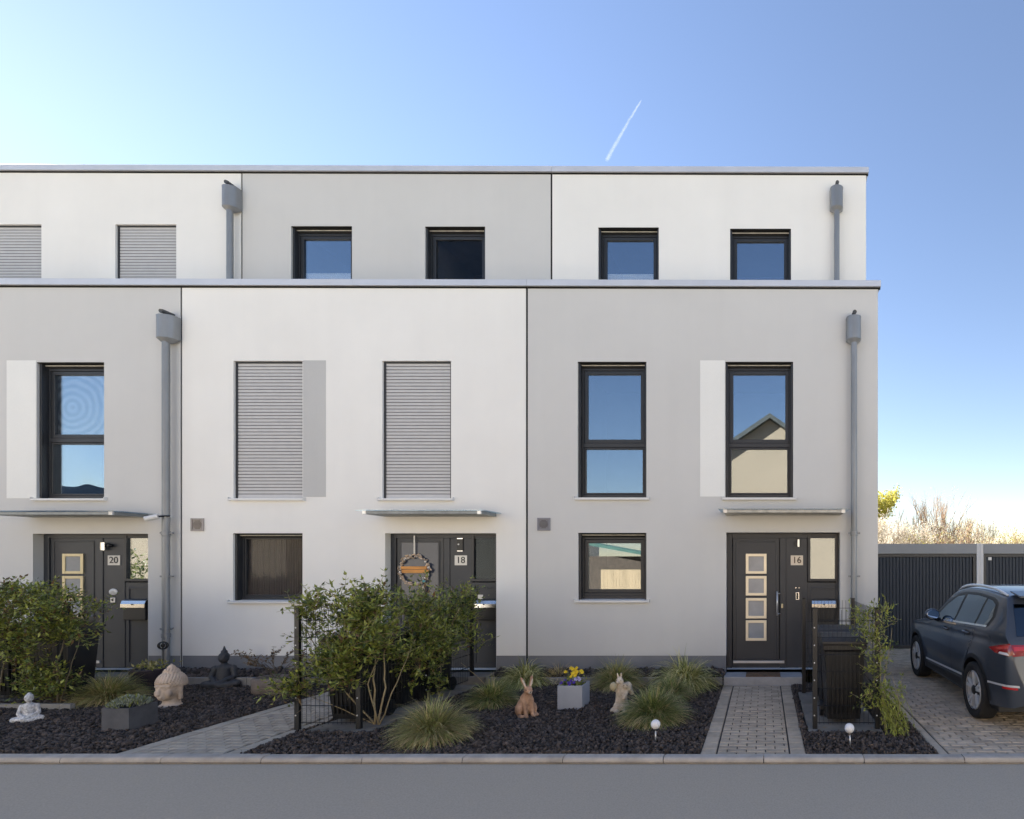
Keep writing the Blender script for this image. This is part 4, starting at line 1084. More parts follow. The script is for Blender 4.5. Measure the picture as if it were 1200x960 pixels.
def pansies():
    t = empty('pansies', (px0, py0, .28), 'yellow and violet pansies growing in the blue grey planter', 'flowers')
    r = random.Random(5); lf = MB()
    for _ in range(260): leaf(lf, Vector((r.uniform(-.13, .13), r.uniform(-.13, .13), r.uniform(0, .07) + .10 * r.random() * (r.random() > .6))), Vector((r.gauss(0, 1), r.gauss(0, 1), r.gauss(.6, .4))), .045, .012, r, r.choice([0, 0, 1]))
    lf.build('foliage', [M['leaf_mid'], M['leaf_dark']], t)
    spots = [(.00 + .045 * math.cos(a) * q, .02 + .03 * math.sin(a), .19 + .05 * q * math.sin(a * 1.7), 'petal_yellow') for a, q in [(k * 1.1, .5 + (k % 3) * .45) for k in range(11)]]
    spots += [(-.13, .05, .185, 'petal_yellow'), (.09, .03, .20, 'petal_yellow'), (.12, -.02, .19, 'petal_yellow'), (.03, -.05, .15, 'petal_yellow'), (-.02, -.06, .14, 'petal_yellow')]
    spots += [(-.12, -.13, .075, 'petal_violet'), (-.075, -.12, .11, 'petal_violet'), (-.03, -.12, .07, 'petal_violet'), (.0, -.11, .095, 'petal_violet'), (-.01, -.14, .055, 'petal_violet'), (-.14, -.1, .06, 'petal_violet'), (.04, -.12, .075, 'petal_violet'), (.09, -.1, .13, 'petal_lilac'), (.115, -.12, .11, 'petal_lilac'), (.07, -.13, .12, 'petal_lilac')]
    for (x, y, z, m) in spots:
        f = MB(); tilt = Matrix.Rotation(r.uniform(.7, 1.3), 3, 'X') @ Matrix.Rotation(r.uniform(-.5, .5), 3, 'Y'); R_ = r.uniform(.019, .026)
        for k in range(5):
            a = 2 * PI * k / 5 + PI / 2; c = Vector((math.cos(a), math.sin(a), 0)); s = Vector((-math.sin(a), math.cos(a), 0))
            f.add([Vector((x, y, z)) + tilt @ q for q in [Vector((0, 0, 0)), c * R_ * .6 + s * R_ * .55 + Vector((0, 0, .004)), c * R_ * 1.1 + s * R_ * .3, c * R_ * 1.1 - s * R_ * .3, c * R_ * .6 - s * R_ * .55 + Vector((0, 0, .004))]], [(0, 4, 3, 2, 1)])
        c = Vector((x, y, z)); o = f.build('flower', M[m], t)
    return t
pansies()

# ---- concrete planter with lavender, pots
pcx, pcy = X(134, GY(858)), GY(858) + .165
t = empty('concrete_planter', (pcx, pcy, 0), 'square dark grey concrete planter left of the path to 18', 'planter')
M['planter_dark'] = mat('planter_dark', (.085, .09, .105), .75, .25, 6, bump=.2, bscale=60); square_pot(t, .158, .27, 'planter_dark', .02)
t = empty('lavender', (pcx, pcy, .23), 'low silvery lavender cushion in the dark concrete planter', 'plant')
r = random.Random(8); lf = MB()
for _ in range(900):
    a, q = r.uniform(0, 2 * PI), math.sqrt(r.random()) * .17; p = Vector((math.cos(a) * q, math.sin(a) * q, .02 + .12 * (1 - (q / .2) ** 2) * r.uniform(.5, 1.05)))
    leaf(lf, p, Vector((math.cos(a) * q * 6, math.sin(a) * q * 6, 1)) + Vector((r.gauss(0, .3), r.gauss(0, .3), 0)), .045, .006, r, r.choice([0, 0, 0, 1]))
lf.build('shoots', [M['leaf_silver'], M['leaf_mid']], t)
def round_pot(name, label, x, y, prof, m, cat='pot'):
    t = empty(name, (x, y, 0), label, cat)
    MB().lathe(prof, (0, 0, 0), 28).build('pot_wall', M[m], t, 0, True)
    rr, hh = prof[-2][0], prof[-2][1]
    MB().lathe([(rr * .97, hh - .05), (rr * .5, hh - .045), (0, hh - .045)], (0, 0, 0), 24, cap=False).build('potting_soil', M['soil'], t)
    return t
M['pot_plum'] = mat('plum_plastic', (.040, .032, .045), .55, .15, 6); M['stone_pot'] = mat('worn_stone_pot', (.17, .145, .13), .92, .3, 8, bump=.7, bscale=50)
x1, y1 = X(176, GY(811)), GY(811)
round_pot('flower_pot', 'plum coloured pot behind the stone buddha head', x1, y1, [(.17, 0), (.185, .01), (.225, .34), (.235, .36), (.22, .365), (.21, .34)], 'pot_plum')
t = empty('pot_plant', (x1, y1, .3), 'small yellowish green plant in the plum pot by downpipe 20', 'plant'); lf = MB(); r = random.Random(14)
for _ in range(170): leaf(lf, Vector((r.gauss(0, .1), r.gauss(0, .1), r.uniform(0, .14))), Vector((r.gauss(0, 1), r.gauss(0, .8), r.gauss(.8, .4))), .065, .014, r, r.choice([0, 1, 1]))
lf.build('foliage', [M['leaf_lime'], M['grass_olive']], t)
x1, y1 = X(326, GY(812)), GY(812)
t = empty('stone_trough', (x1, y1, 0), 'rough brown stone trough by the wall of 18', 'planter')
m = MB(); P = [(.27, .17, 0), (.295, .20, .03), (.30, .205, .22), (.285, .19, .245), (.25, .16, .245), (.24, .15, .20)]
n = 28; base = []
for (a, b, z) in P:
    for k in range(n):
        an = 2 * PI * k / n; c, s = math.cos(an), math.sin(an); e_ = .45
        m.v.append((a * math.copysign(abs(c) ** e_, c), b * math.copysign(abs(s) ** e_, s), z))
for i in range(len(P) - 1):
    for k in range(n): m.f.append((i * n + k, i * n + (k + 1) % n, (i + 1) * n + (k + 1) % n, (i + 1) * n + k)); m.m.append(0)
m.f.append(tuple(5 * n + k for k in range(n))); m.m.append(0)
m.build('trough_wall', M['stone_pot'], t, 0, True)
# dry twiggy shrub in the trough
t = empty('twiggy_shrub', (x1, y1, .2), 'half bare twiggy shrub in the stone trough by the wall', 'shrub'); r = random.Random(21); sm = MB(); lf = MB()
def twig(p, d, L, rd, depth):
    q = p; pts = [p]
    for k in range(4):
        d = (d + Vector((r.gauss(0, .18), r.gauss(0, .14), r.gauss(.02, .1)))).normalized(); q = q + d * L / 4; pts.append(q)
    sm.tube(pts, [rd, rd * .9, rd * .8, rd * .65, rd * .5], 5, cap=False)
    if depth:
        for k in range(r.randint(2, 3)): twig(pts[r.randint(2, 4)], (d + Vector((r.gauss(0, .7), r.gauss(0, .4), r.gauss(.05, .4)))).normalized(), L * r.uniform(.5, .75), rd * .6, depth - 1)
    if depth <= 1:
        for q in pts[1:]:
            for _ in range(3): leaf(lf, q, Vector((r.gauss(0, 1), r.gauss(0, 1), r.gauss(.2, .6))), r.uniform(.025, .045), .011, r, r.choice([0, 0, 1, 1]))
for k in range(7): twig(Vector((r.uniform(-.08, .08), r.uniform(-.04, .04), 0)), Vector((-.7 + k * .2 + r.gauss(0, .12), r.gauss(0, .25), .85)).normalized(), .33, .0055, 2)
sm.build('stems', M['stem_dark'], t, 0, True); lf.build('leaves', [M['leaf_dry'], M['leaf_bronze']], t)
# lantern ball on a stake at downpipe 20
t = empty('stake_ornament', (X(191, -.55), -.55, 0), 'dark metal openwork ball on a stake beside downpipe 20', 'garden stake')
MB().tube([(0, 0, 0), (0, 0, .60)], .005, 6).build('stake', M['black_steel'], t)
b = MB()
for k in range(4):
    a = PI * k / 4; pts = [(math.cos(a) * .058 * math.cos(u), math.sin(a) * .058 * math.cos(u), .655 + .058 * math.sin(u)) for u in [2 * PI * j / 20 for j in range(21)]]; b.tube(pts, .008, 6, cap=False)
b.ball((0, 0, .655), .03); b.build('openwork_ball', M['black_plastic'], t, 0, True)
# doormat
tag(MB().box(X(874, -.3), X(914.5, -.3), -.40, -.06, .128, .143).build('doormat', mat('coir', (.17, .105, .06), .95, .3, 40, bump=.9, bscale=220), None, .004), 'brown coir doormat on the doorstep of 16', 'doormat')

# ================================================================ statues
M['terracotta_hare'] = mat('terracotta', (.33, .175, .095), .75, .35, 9, c2=(.46, .29, .19)); M['cast_stone'] = mat('cast_stone', (.46, .38, .29), .85, .35, 12, bump=.5, bscale=60, c2=(.56, .48, .38))
M['buddha_tan'] = mat('sandstone', (.52, .41, .32), .85, .22, 8, bump=.4, bscale=70, c2=(.58, .48, .39)); M['buddha_dark'] = mat('slate_cast', (.040, .042, .048), .6, .25, 7, bump=.3, bscale=60)
M['buddha_white'] = mat('weathered_white', (.45, .45, .46), .85, .4, 22, bump=.5, bscale=60, c2=(.62, .62, .62)); M['cream_fur'] = mat('cream_paint', (.55, .46, .37), .8, .15, 12); M['ink'] = mat('dark_paint', (.015, .012, .012), .35)
# sitting hare
hx_, hy_ = gx(617, 839), GY(839)
t = empty('hare_figure', (hx_, hy_, 0), 'brown terracotta hare sitting upright left of the blue grey planter', 'hare figure', None, rad(42))
P = [('e', (0, .04, .115), (.105, .125, .115)), ('e', (0, .0, .20), (.082, .085, .105)), ('c', (0, -.015, .20), (0, -.045, .30), .075, .048), ('e', (0, -.065, .335), (.052, .062, .052)), ('e', (0, -.112, .322), (.032, .030, .027)),
     ('c', (.024, -.05, .37), (.058, -.02, .478), .017, .020), ('c', (.058, -.02, .478), (.066, -.012, .515), .019, .006), ('c', (-.024, -.05, .37), (-.062, -.02, .470), .017, .020), ('c', (-.062, -.02, .470), (-.078, -.012, .507), .019, .006),
     ('c', (.045, -.05, .21), (.040, -.10, .03), .030, .024), ('c', (-.045, -.05, .21), (-.040, -.10, .03), .030, .024), ('e', (.042, -.125, .02), (.024, .042, .02)), ('e', (-.042, -.125, .02), (.024, .042, .02)),
     ('e', (.095, .02, .085), (.035, .085, .075)), ('e', (-.095, .02, .085), (.035, .085, .075)), ('e', (.095, -.06, .02), (.03, .075, .022)), ('e', (-.095, -.06, .02), (.03, .075, .022)), ('e', (0, .165, .07), (.035, .03, .035))]
hb = blob('hare_body', P, .0085, M['terracotta_hare'], t, 3)
MB().ball((0, -.122, .320), (.026, .021, .021), 12, 8).build('muzzle', M['cream_fur'], t, 0, True); MB().ball((0, -.143, .328), (.009, .006, .007)).build('nose', M['ink'], t, 0, True)
for s in (-1, 1):
    MB().ball((s * .040, -.098, .348), (.006, .008, .009)).build('eye', M['ink'], t, 0, True)
    e_ = MB().ball((0, 0, 0), (.0125, .008, .055)).build('inner_ear', M['cream_fur'], t, 0, True); e_.location = (s * .047, -.048, .428); e_.rotation_euler = (rad(-14), rad(18 * s), 0)
# stone hares carrying an egg
hx_, hy_ = gx(728, 834), GY(834)
t = empty('hare_pair_figure', (hx_, hy_, 0), 'weathered cast stone hare pair holding an egg, before the big grass', 'hare figure', None, rad(4))
P = [('c', (0, .02, .08), (0, .01, .26), .085, .070), ('e', (0, .01, .07), (.105, .10, .075)), ('e', (-.01, -.0, .33), (.062, .062, .075)), ('e', (-.015, -.02, .405), (.050, .052, .048)), ('e', (-.03, -.06, .395), (.026, .03, .024)),
     ('c', (-.035, -.005, .44), (-.05, .0, .50), .014, .011), ('c', (0, -.005, .44), (.0, .0, .505), .014, .011), ('e', (.075, .03, .315), (.062, .07, .075)), ('e', (.065, -.02, .345), (.040, .046, .040)), ('c', (.10, .02, .36), (.125, .05, .235), .024, .03), ('c', (.07, -.03, .25), (.05, -.06, .19), .026, .022),
     ('c', (-.05, -.02, .28), (-.085, -.06, .31), .026, .022), ('e', (-.04, -.09, .02), (.035, .05, .024)), ('e', (.055, -.09, .02), (.035, .05, .024)), ('e', (-.10, -.04, .03), (.035, .06, .035))]
blob('hare_bodies', P, .0085, M['cast_stone'], t, 3)
MB().ball((-.088, -.065, .345), (.048, .042, .058), 18, 12).build('stone_egg', M['sand_egg'] if 'sand_egg' in M else mat('sand_egg', (.44, .38, .24), .8, .2, 14), t, 0, True)
for (x, y, z) in ((-.048, -.058, .418), (.008, -.064, .418), (.085, -.06, .358), (.045, -.062, .358)): MB().ball((x, y, z), .006).build('eye', M['ink'], t, 0, True)
# buddha head
bx_, by_ = gx(188, 831), GY(831) + .12
t = empty('buddha_head', (bx_, by_, 0), 'large tan stone buddha head resting on the gravel', 'sculpture', None, rad(2)); t.scale = (.74, .78, 1.0)
P = [('c', (0, .03, .03), (0, .02, .14), .125, .10), ('e', (0, .02, .02), (.17, .15, .035)), ('e', (0, .0, .27), (.165, .185, .17)), ('e', (0, -.035, .20), (.135, .15, .115)), ('e', (0, -.12, .145), (.07, .06, .045)),
     ('c', (0, -.165, .275), (0, -.205, .205), .018, .030), ('e', (.0, -.178, .160), (.048, .022, .016)), ('e', (.0, -.172, .142), (.040, .022, .014)), ('c', (-.12, -.13, .295), (-.03, -.185, .30), .018, .014), ('c', (.12, -.13, .295), (.03, -.185, .30), .018, .014),
     ('e', (.062, -.15, .262), (.034, .028, .018)), ('e', (-.062, -.15, .262), (.034, .028, .018)), ('e', (.095, -.11, .20), (.05, .05, .055)), ('e', (-.095, -.11, .20), (.05, .05, .055))]
for s in (-1, 1): P += [('c', (s * .165, .02, .30), (s * .172, .02, .13), .030, .036), ('e', (s * .17, .02, .29), (.018, .05, .05))]
blob('stone_face', P, .0095, M['buddha_tan'], t, 3)
hair = [('e', (0, .03, .335), (.182, .195, .125)), ('e', (0, .03, .44), (.10, .105, .08)), ('c', (0, .03, .50), (0, .03, .57), .052, .014), ('e', (0, .03, .52), (.058, .058, .05))]
hb = MB()
def curls(c, r3, zmin, step, sz):
    n = int(PI * r3[2] / step)
    for i in range(1, n):
        th = (i / n) * PI * .62; rr = math.sin(th); k = max(4, int(2 * PI * rr * r3[0] / step))
        for j in range(k):
            a = 2 * PI * (j + .5 * (i % 2)) / k; p = (c[0] + r3[0] * rr * math.cos(a), c[1] + r3[1] * rr * math.sin(a), c[2] + r3[2] * math.cos(th))
            if p[2] > zmin + (.055 if p[1] < -.05 else 0) and not (p[1] < -.12 and p[2] < .335): hair.append(('e', p, sz))
curls((0, .03, .325), (.188, .202, .147), .20, .040, .019); curls((0, .03, .44), (.104, .109, .087), .43, .038, .018)
blob('curled_hair', hair, .0062, M['buddha_tan'], t, 1)
MB().ball((0, .02, .012), (.19, .17, .03), 20, 8).build('plinth_stone', M['concrete'], t, 0, True)
# seated dark buddha and small white one
def seated(name, label, loc, s, m, rz, pointed=True, detail=.010):
    t = empty(name, loc, label, 'buddha statue', None, rz); t.scale = (s * (.86 if pointed else .74), s, s)
    P = [('c', (0, .03, .06), (0, .03, .34), .165, .125), ('e', (0, .03, .36), (.175, .105, .085)), ('c', (0, .02, .42), (0, .02, .50), .055, .05), ('e', (0, .0, .56), (.088, .10, .105)), ('e', (0, -.09, .54), (.02, .022, .028)),
         ('c', (.17, .03, .36), (.215, -.02, .20), .058, .05), ('c', (.215, -.02, .20), (.06, -.17, .125), .046, .036), ('c', (-.17, .03, .36), (-.215, -.02, .20), .058, .05), ('c', (-.215, -.02, .20), (-.06, -.17, .125), .046, .036), ('e', (0, -.18, .12), (.08, .05, .028)),
         ('c', (.10, .0, .07), (.30, -.10, .065), .09, .07), ('c', (.30, -.10, .065), (.02, -.22, .055), .066, .045), ('c', (-.10, .0, .07), (-.30, -.10, .065), .09, .07), ('c', (-.30, -.10, .065), (-.02, -.23, .075), .066, .045), ('e', (.09, .0, .56), (.014, .03, .05)), ('e', (-.09, .0, .56), (.014, .03, .05)), ('e', (0, -.02, .025), (.33, .24, .03))]
    blob('statue_body', P, detail, M[m], t, 3)
    Hh = [('e', (0, .015, .595), (.098, .105, .08))]
    if pointed: Hh += [('e', (0, .02, .68), (.06, .06, .045)), ('c', (0, .02, .70), (0, .02, .80), .036, .008)]
    else: Hh += [('e', (0, .02, .67), (.045, .045, .03))]
    blob('statue_hair', Hh, .009, M[m], t, 2)
    return t
seated('seated_buddha', 'dark slate seated buddha with pointed headdress against the plinth', (gx(255, 806), GY(806) + .1, 0), .80, 'buddha_dark', rad(18))
seated('small_buddha', 'small weathered white seated buddha at the left edge', (gx(24, 847), GY(847) + .08, 0), .50, 'buddha_white', rad(38), False)

# ---- driftwood wreath on door 18
yd = REV; wx, wz, wr = X(487.5, yd), Z(668, yd), .245
t = wempty('door_wreath', (wx, yd - .05, wz), 'driftwood and shell wreath with orange wooden board on door 18', 'wreath')
M['driftwood'] = mat('driftwood', (.52, .40, .29), .85, .35, 18, island=.35); M['shell'] = mat('shells', (.80, .75, .70), .5, .2, 30, island=.3); M['orange_wood'] = mat('orange_wood', (.62, .28, .07), .6, .3, 9, stretch=(.3, 1, 3)); M['sail'] = mat('linen', (.58, .49, .36), .85, .12, 8); M['teal'] = mat('teal_bead', (.10, .36, .40), .4)
r = random.Random(77); m = MB(); s_ = MB()
for k in range(120):
    a = 2 * PI * k / 120 + .1
    if 2.15 < (a - PI * 1.5) % (2 * PI) < 2.6 and r.random() < .6: continue
    c = Vector((wx + wr * math.cos(a) + r.gauss(0, .014), yd - .05 + r.gauss(0, .010), wz + wr * math.sin(a) + r.gauss(0, .014)))
    d = Vector((-math.sin(a) + r.gauss(0, .35), r.gauss(0, .3), math.cos(a) + r.gauss(0, .35))).normalized()
    if r.random() < .55: m.tube([c - d * .03, c + d * .03], [.013, .010], 6)
    else: s_.ball(c, (r.uniform(.010, .02), .012, r.uniform(.010, .018)), 8, 6)
m.build('driftwood_ring', M['driftwood'], t); s_.build('shells', M['shell'], t, 0, True)
b = MB(); b.box(X(473.5, yd), X(503.5, yd), yd - .095, yd - .075, Z(667.3, yd), Z(663.8, yd)); b.box(X(475, yd), X(506, yd), yd - .098, yd - .078, Z(671.5, yd), Z(667.7, yd)); b.build('wooden_board', M['orange_wood'], t, .003)
MB().box(wx - .009, wx + .009, yd - .05, yd - .044, wz + wr, Z(628, yd)).build('ribbon', M['plate_grey'], t)
MB().add([(X(500, yd), yd - .07, Z(684, yd)), (X(501, yd), yd - .07, Z(702, yd)), (X(489, yd), yd - .07, Z(703, yd)), (X(500, yd), yd - .055, Z(684, yd)), (X(501, yd), yd - .055, Z(702, yd)), (X(489, yd), yd - .055, Z(703, yd))], [(0, 2, 1), (3, 4, 5), (0, 1, 4, 3), (1, 2, 5, 4), (2, 0, 3, 5)]).build('cloth_sail', M['sail'], t)
MB().ball((X(499.5, yd), yd - .07, Z(681, yd)), (.03, .02, .022)).build('bead', M['teal'], t, 0, True)
# ================================================================ garages and trees behind
M['garage_door'] = mat('garage_door_sheet', (.031, .040, .055), .55, .06, 2, spec=.35); M['garage_roof'] = mat('garage_fascia', (.30, .305, .31), .7, .08, 2); M['garage_wall'] = plaster('garage_wall', (.72, .71, .70))
YGA = 3.53; gz = lambda q: Z(q, YGA)
def garage(label, x0, x1, sign=False):
    t = wempty('garage', ((x0 + x1) / 2, YGA, 0), label, 'garage', 'flat roofed garages behind the driveway')
    zt = gz(637.2); zb = gz(649.0)
    w = MB(); w.box(x0, x0 + .075, YGA, YGA + 6, 0, zt - .0); w.box(x1 - .075, x1, YGA, YGA + 6, 0, zt - .0); w.box(x0 + .075, x1 - .075, YGA + 5.85, YGA + 6, 0, zt - .02)
    w.build('wall', M['garage_wall'], t)
    MB().box(x0 + .076, x1 - .076, YGA - .012, YGA + 5.85, zb, zt - .002).build('roof', M['garage_roof'], t, .006)
    d = MB(); a, b = x0 + .08, x1 - .08
    d.ring(a, b, .0, zb - .004, .07, YGA + .03, YGA + .09); fr = d.build('door_frame', M['anthracite'], t, .004)
    p = MB(); xs = a + .072; n = int((b - a - .144) / .075); st = (b - a - .144) / n
    for k in range(n):
        u = xs + k * st; o = [(u, .075), (u + st * .12, .058), (u + st * .82, .058), (u + st * .94, .075), (u + st, .075)]
        for i in range(4): p.quad((o[i][0], YGA + o[i][1], .03), (o[i + 1][0], YGA + o[i + 1][1], .03), (o[i + 1][0], YGA + o[i + 1][1], zb - .076), (o[i][0], YGA + o[i][1], zb - .076))
    p.build('door', M['garage_door'], t)
    if sign: MB().box(X(1159, YGA), X(1163, YGA), YGA + .045, YGA + .055, gz(656.5), gz(653)).build('door_label', M['white_metal'], t)
    return t
gx1 = X(1148.5, YGA)
garage('dark ribbed garage door nearest to the house, left of the white pier', gx1 - 3.06, gx1)
garage('second dark ribbed garage with a small white sticker, right of the white pier', gx1 + .004, gx1 + 3.06, True)
garage('third garage beyond the right edge of the picture', gx1 + 3.07, gx1 + 6.1)

M['blossom'] = leafmat('blossom', (.62, .56, .46), (.72, .66, .57), .7, .15, .4); M['leaf_spring'] = leafmat('spring_leaf', (.42, .40, .06), (.50, .46, .10), .6, .25, .45); M['leaf_yellow'] = leafmat('yellow_leaf', (.52, .45, .24), (.60, .53, .32), .6, .2, .45)
M['bark_pale'] = mat('pale_bark', (.32, .24, .17), .85, .3, 8); M['bark_red'] = mat('reddish_bark', (.42, .29, .20), .85, .3, 8)
def tree(name, label, x, y, h, seed, spread, depth, leaf_m, nleaf, Ls, bark='bark_pale', r0=.09, trunk_h=.25, nstems=1, cat='tree', group='spring trees behind the garages', up=.35):
    r = random.Random(seed); t = empty(name, (x, y, -.1), label, cat, group); b = MB(); lf = MB(); tips = []
    def grow(p, d, L, rd, k):
        pts = [p]; q = p; n = 4
        for i in range(n):
            d = (d + Vector((r.gauss(0, .10), r.gauss(0, .10), up * .10))).normalized(); q = q + d * (L / n); pts.append(q)
        b.tube(pts, [rd * (1 - .42 * i / n) for i in range(n + 1)], 5 if k < 2 else 4, cap=False)
        if k == 0 or k <= depth - 2: pass
        tips.append((pts[-1], d)); tips.append((pts[2], d))
        if k > 0:
            for j in range(r.randint(3, 4)):
                i = r.choice([2, 3, 4, 4]); a = r.uniform(0, 2 * PI); dd = (d + Vector((math.cos(a), math.sin(a), r.uniform(-.1, .5))) * spread * r.uniform(.6, 1.2)).normalized()
                grow(pts[i], dd, L * r.uniform(.58, .8), max(.004, rd * .55), k - 1)
    for s in range(nstems):
        a = r.uniform(0, 2 * PI); grow(Vector((0, 0, 0)), Vector((math.cos(a) * .25 * (nstems > 1), math.sin(a) * .25 * (nstems > 1), 1)).normalized(), h * trunk_h, r0, depth)
    k_ = h / max(q.z for q, _ in tips); tips = [(q * k_, d) for q, d in tips]; b.v = [(v[0] * k_, v[1] * k_, v[2] * k_) for v in b.v]
    b.build('trunk', M[bark], t, 0, True)
    if nleaf:
        for _ in range(int(nleaf * (.55 if name == 'garden_bush' else 1))):
            p, d = r.choice(tips); p = p + Vector((r.gauss(0, .16), r.gauss(0, .16), r.gauss(0, .16)))
            leaf(lf, p, Vector((r.gauss(0, 1), r.gauss(0, 1), r.gauss(.2, .8))), Ls * r.uniform(.7, 1.3), Ls * .3, r, 0)
        lf.build('crown', M[leaf_m], t)
    return t
def at(px, y): return X(px, y)
tree('leafy_tree', 'yellow green leafy tree just showing past the house corner', at(1024, 26), 26, 6.6, 3, .55, 4, 'leaf_spring', 5200, .17, trunk_h=.34)
for i, (px, y, h) in enumerate(((1046, 20, 4.4), (1060, 21, 4.0), (1034, 19, 4.6))):
    tree('blossom_shrub', ('white blossoming shrub, middle of three by the house corner', 'white blossoming shrub, right of three by the house corner', 'white blossoming shrub, left of three touching the house corner')[i], at(px, y), y, h, 10 + i, .75, 4, 'blossom', 4600, .085, trunk_h=.26, nstems=3, r0=.04, cat='shrub', group='white blossom shrubs')
for i, (px, y, h, dp) in enumerate(((1073, 24, 6.3, 4), (1092, 25, 6.9, 4), (1103, 23, 6.0, 4), (1143, 26, 5.3, 4), (1152, 24, 5.0, 4))):
    lab = ('bare tree with thin grey twigs, leftmost of the bare trees', 'tallest bare tree with reddish trunk behind the first garage', 'bare tree with upright limbs right of the tallest one', 'bare tree just left of the white garage pier', 'bare tree directly above the white garage pier')[i]
    tree('bare_tree', lab, at(px, y), y, h, 30 + i, .42, dp, 'leaf_yellow', (0, 130, 60, 60, 160)[i], .11, ('bark_pale', 'bark_red', 'bark_red', 'bark_pale', 'bark_pale')[i], .055, .30, 3 if i != 0 else 2, group='bare trees behind the garages', up=1.2)
for i, (px, y, h, m, nl) in enumerate(((1085, 19, 3.75, 'leaf_spring', 1500), (1121, 21, 4.6, 'leaf_yellow', 1500), (1134, 22, 4.0, 'leaf_yellow', 900), (1163, 20, 3.9, 'leaf_yellow', 1700), (1180, 21, 4.1, 'leaf_spring', 1900), (1196, 20, 3.8, 'leaf_yellow', 1700), (1212, 22, 4.3, 'leaf_spring', 1900), (1110, 19, 3.5, 'leaf_spring', 800))):
    lab = ('low yellow green bush below the tallest bare tree', 'upright golden bush between the bare trees', 'thin golden bush left of the garage pier', 'golden bush right of the garage pier', 'yellow green bush above the sticker on the second garage', 'golden bush at the right edge above the garage roof', 'yellow green bush cut off by the right edge', 'low sparse bush left of the upright golden one')[i]
    tree('garden_bush', lab, at(px, y), y, h, 50 + i, .6, 3, m, nl, .095, 'bark_red', .035, .34, 4, cat='bush', group='golden bushes behind the garages', up=.8)
# contrail, far off
d_ = 1500.0
def sk(px, py): return (X(px, d_), d_, Z(py, d_))
pts = []; rs = []; r = random.Random(2)
for k in range(25):
    u = k / 24; px, py = 711 + (752 - 711) * u - .8 * math.sin(u * PI), 188 + (117 - 188) * u
    pts.append(sk(px + r.gauss(0, .18), py)); rs.append((1.2 + 3.0 * (1 - u) ** .8) * (d_ / F) * .62 * r.uniform(.9, 1.1))
rs[-1] = .2
m = bpy.data.materials.new('contrail_ice'); m.use_nodes = True; nt = m.node_tree; nt.nodes.clear(); out = nt.nodes.new('ShaderNodeOutputMaterial')
df = N(nt, 'ShaderNodeBsdfDiffuse', Color=(.95, .95, .95, 1)); tl = N(nt, 'ShaderNodeBsdfTranslucent', Color=(.95, .95, .95, 1)); tr = nt.nodes.new('ShaderNodeBsdfTransparent'); mx = nt.nodes.new('ShaderNodeMixShader'); mx2 = nt.nodes.new('ShaderNodeMixShader'); mx.inputs[0].default_value = .5
lw = N(nt, 'ShaderNodeLayerWeight', Blend=.5); n_ = noise_tex(nt, coords(nt), .04, 3, .6)
fac = ramp(nt, lw.outputs['Facing'], [(.0, .075), (.85, .0)]); fac2 = ramp(nt, n_, [(.3, .35), (.7, 1)])
mm = N(nt, 'ShaderNodeMath', operation='MULTIPLY'); nt.links.new(fac, mm.inputs[0]); nt.links.new(fac2, mm.inputs[1])
nt.links.new(df.outputs[0], mx.inputs[1]); nt.links.new(tl.outputs[0], mx.inputs[2]); nt.links.new(mm.outputs[0], mx2.inputs[0]); nt.links.new(tr.outputs[0], mx2.inputs[1]); nt.links.new(mx.outputs[0], mx2.inputs[2]); nt.links.new(mx2.outputs[0], out.inputs[0])
tag(MB().tube(pts, rs, 14, cap=False).build('contrail', m, None, 0, True), 'short white aircraft contrail slanting in the blue sky', 'contrail')
# ================================================================ the parked car (seen from its rear left corner)
def carpaint():
    m, nt, b = new_mat('car_paint')
    b.inputs['Base Color'].default_value = (.050, .060, .078, 1); b.inputs['Metallic'].default_value = .35; b.inputs['Roughness'].default_value = .42
    b.inputs['Coat Weight'].default_value = .7; b.inputs['Coat Roughness'].default_value = .04
    return m
M['car_paint'] = carpaint()
M['car_glass'] = glass('car_glass', .13, (.10, .11, .12, 1)); M['car_glass_clear'] = glass('car_glass_clear', .14, (.42, .47, .45, 1))
M['car_trim'] = mat('black_trim', (.012, .012, .013), .5); M['tyre'] = mat('tyre_rubber', (.016, .016, .017), .82, .15, 10, bump=.3, bscale=120); M['rim_silver'] = mat('alloy', (.70, .70, .70), .32, metal=.35); M['rim_black'] = mat('rim_black', (.012, .012, .013), .35)
M['tail_red'] = mat('tail_lamp_red', (.26, .008, .010), .12, coat=1); M['tail_red2'] = mat('tail_lamp_bright_red', (.50, .02, .02), .15, coat=1); M['tail_clear'] = mat('reversing_lamp', (.75, .74, .74), .15, coat=1); M['cabin'] = mat('cabin_trim', (.018, .018, .019), .8)

CX, CY0 = 3.575, -3.25
RA, FA, WR = .92, 3.60, .352
def ip(x, xs, ys):
    return float(np.interp(x, xs, ys))
def smooth_ip(x, xs, ys):
    if x <= xs[0]: return ys[0]
    if x >= xs[-1]: return ys[-1]
    i = int(np.searchsorted(xs, x)) - 1
    def sl(k):
        k0, k1 = max(0, k - 1), min(len(xs) - 1, k + 1); return (ys[k1] - ys[k0]) / (xs[k1] - xs[k0])
    h = xs[i + 1] - xs[i]; t = (x - xs[i]) / h; m0, m1 = sl(i) * h, sl(i + 1) * h
    return (2 * t ** 3 - 3 * t ** 2 + 1) * ys[i] + (t ** 3 - 2 * t ** 2 + t) * m0 + (-2 * t ** 3 + 3 * t ** 2) * ys[i + 1] + (t ** 3 - t ** 2) * m1
TS = [0, .03, .07, .10, .13, .20, .30, .40, .47, .55, .9, 1.4, 1.9, 2.25, 2.45, 2.7, 2.95, 3.1, 3.5, 4.0, 4.3, 4.44, 4.50]
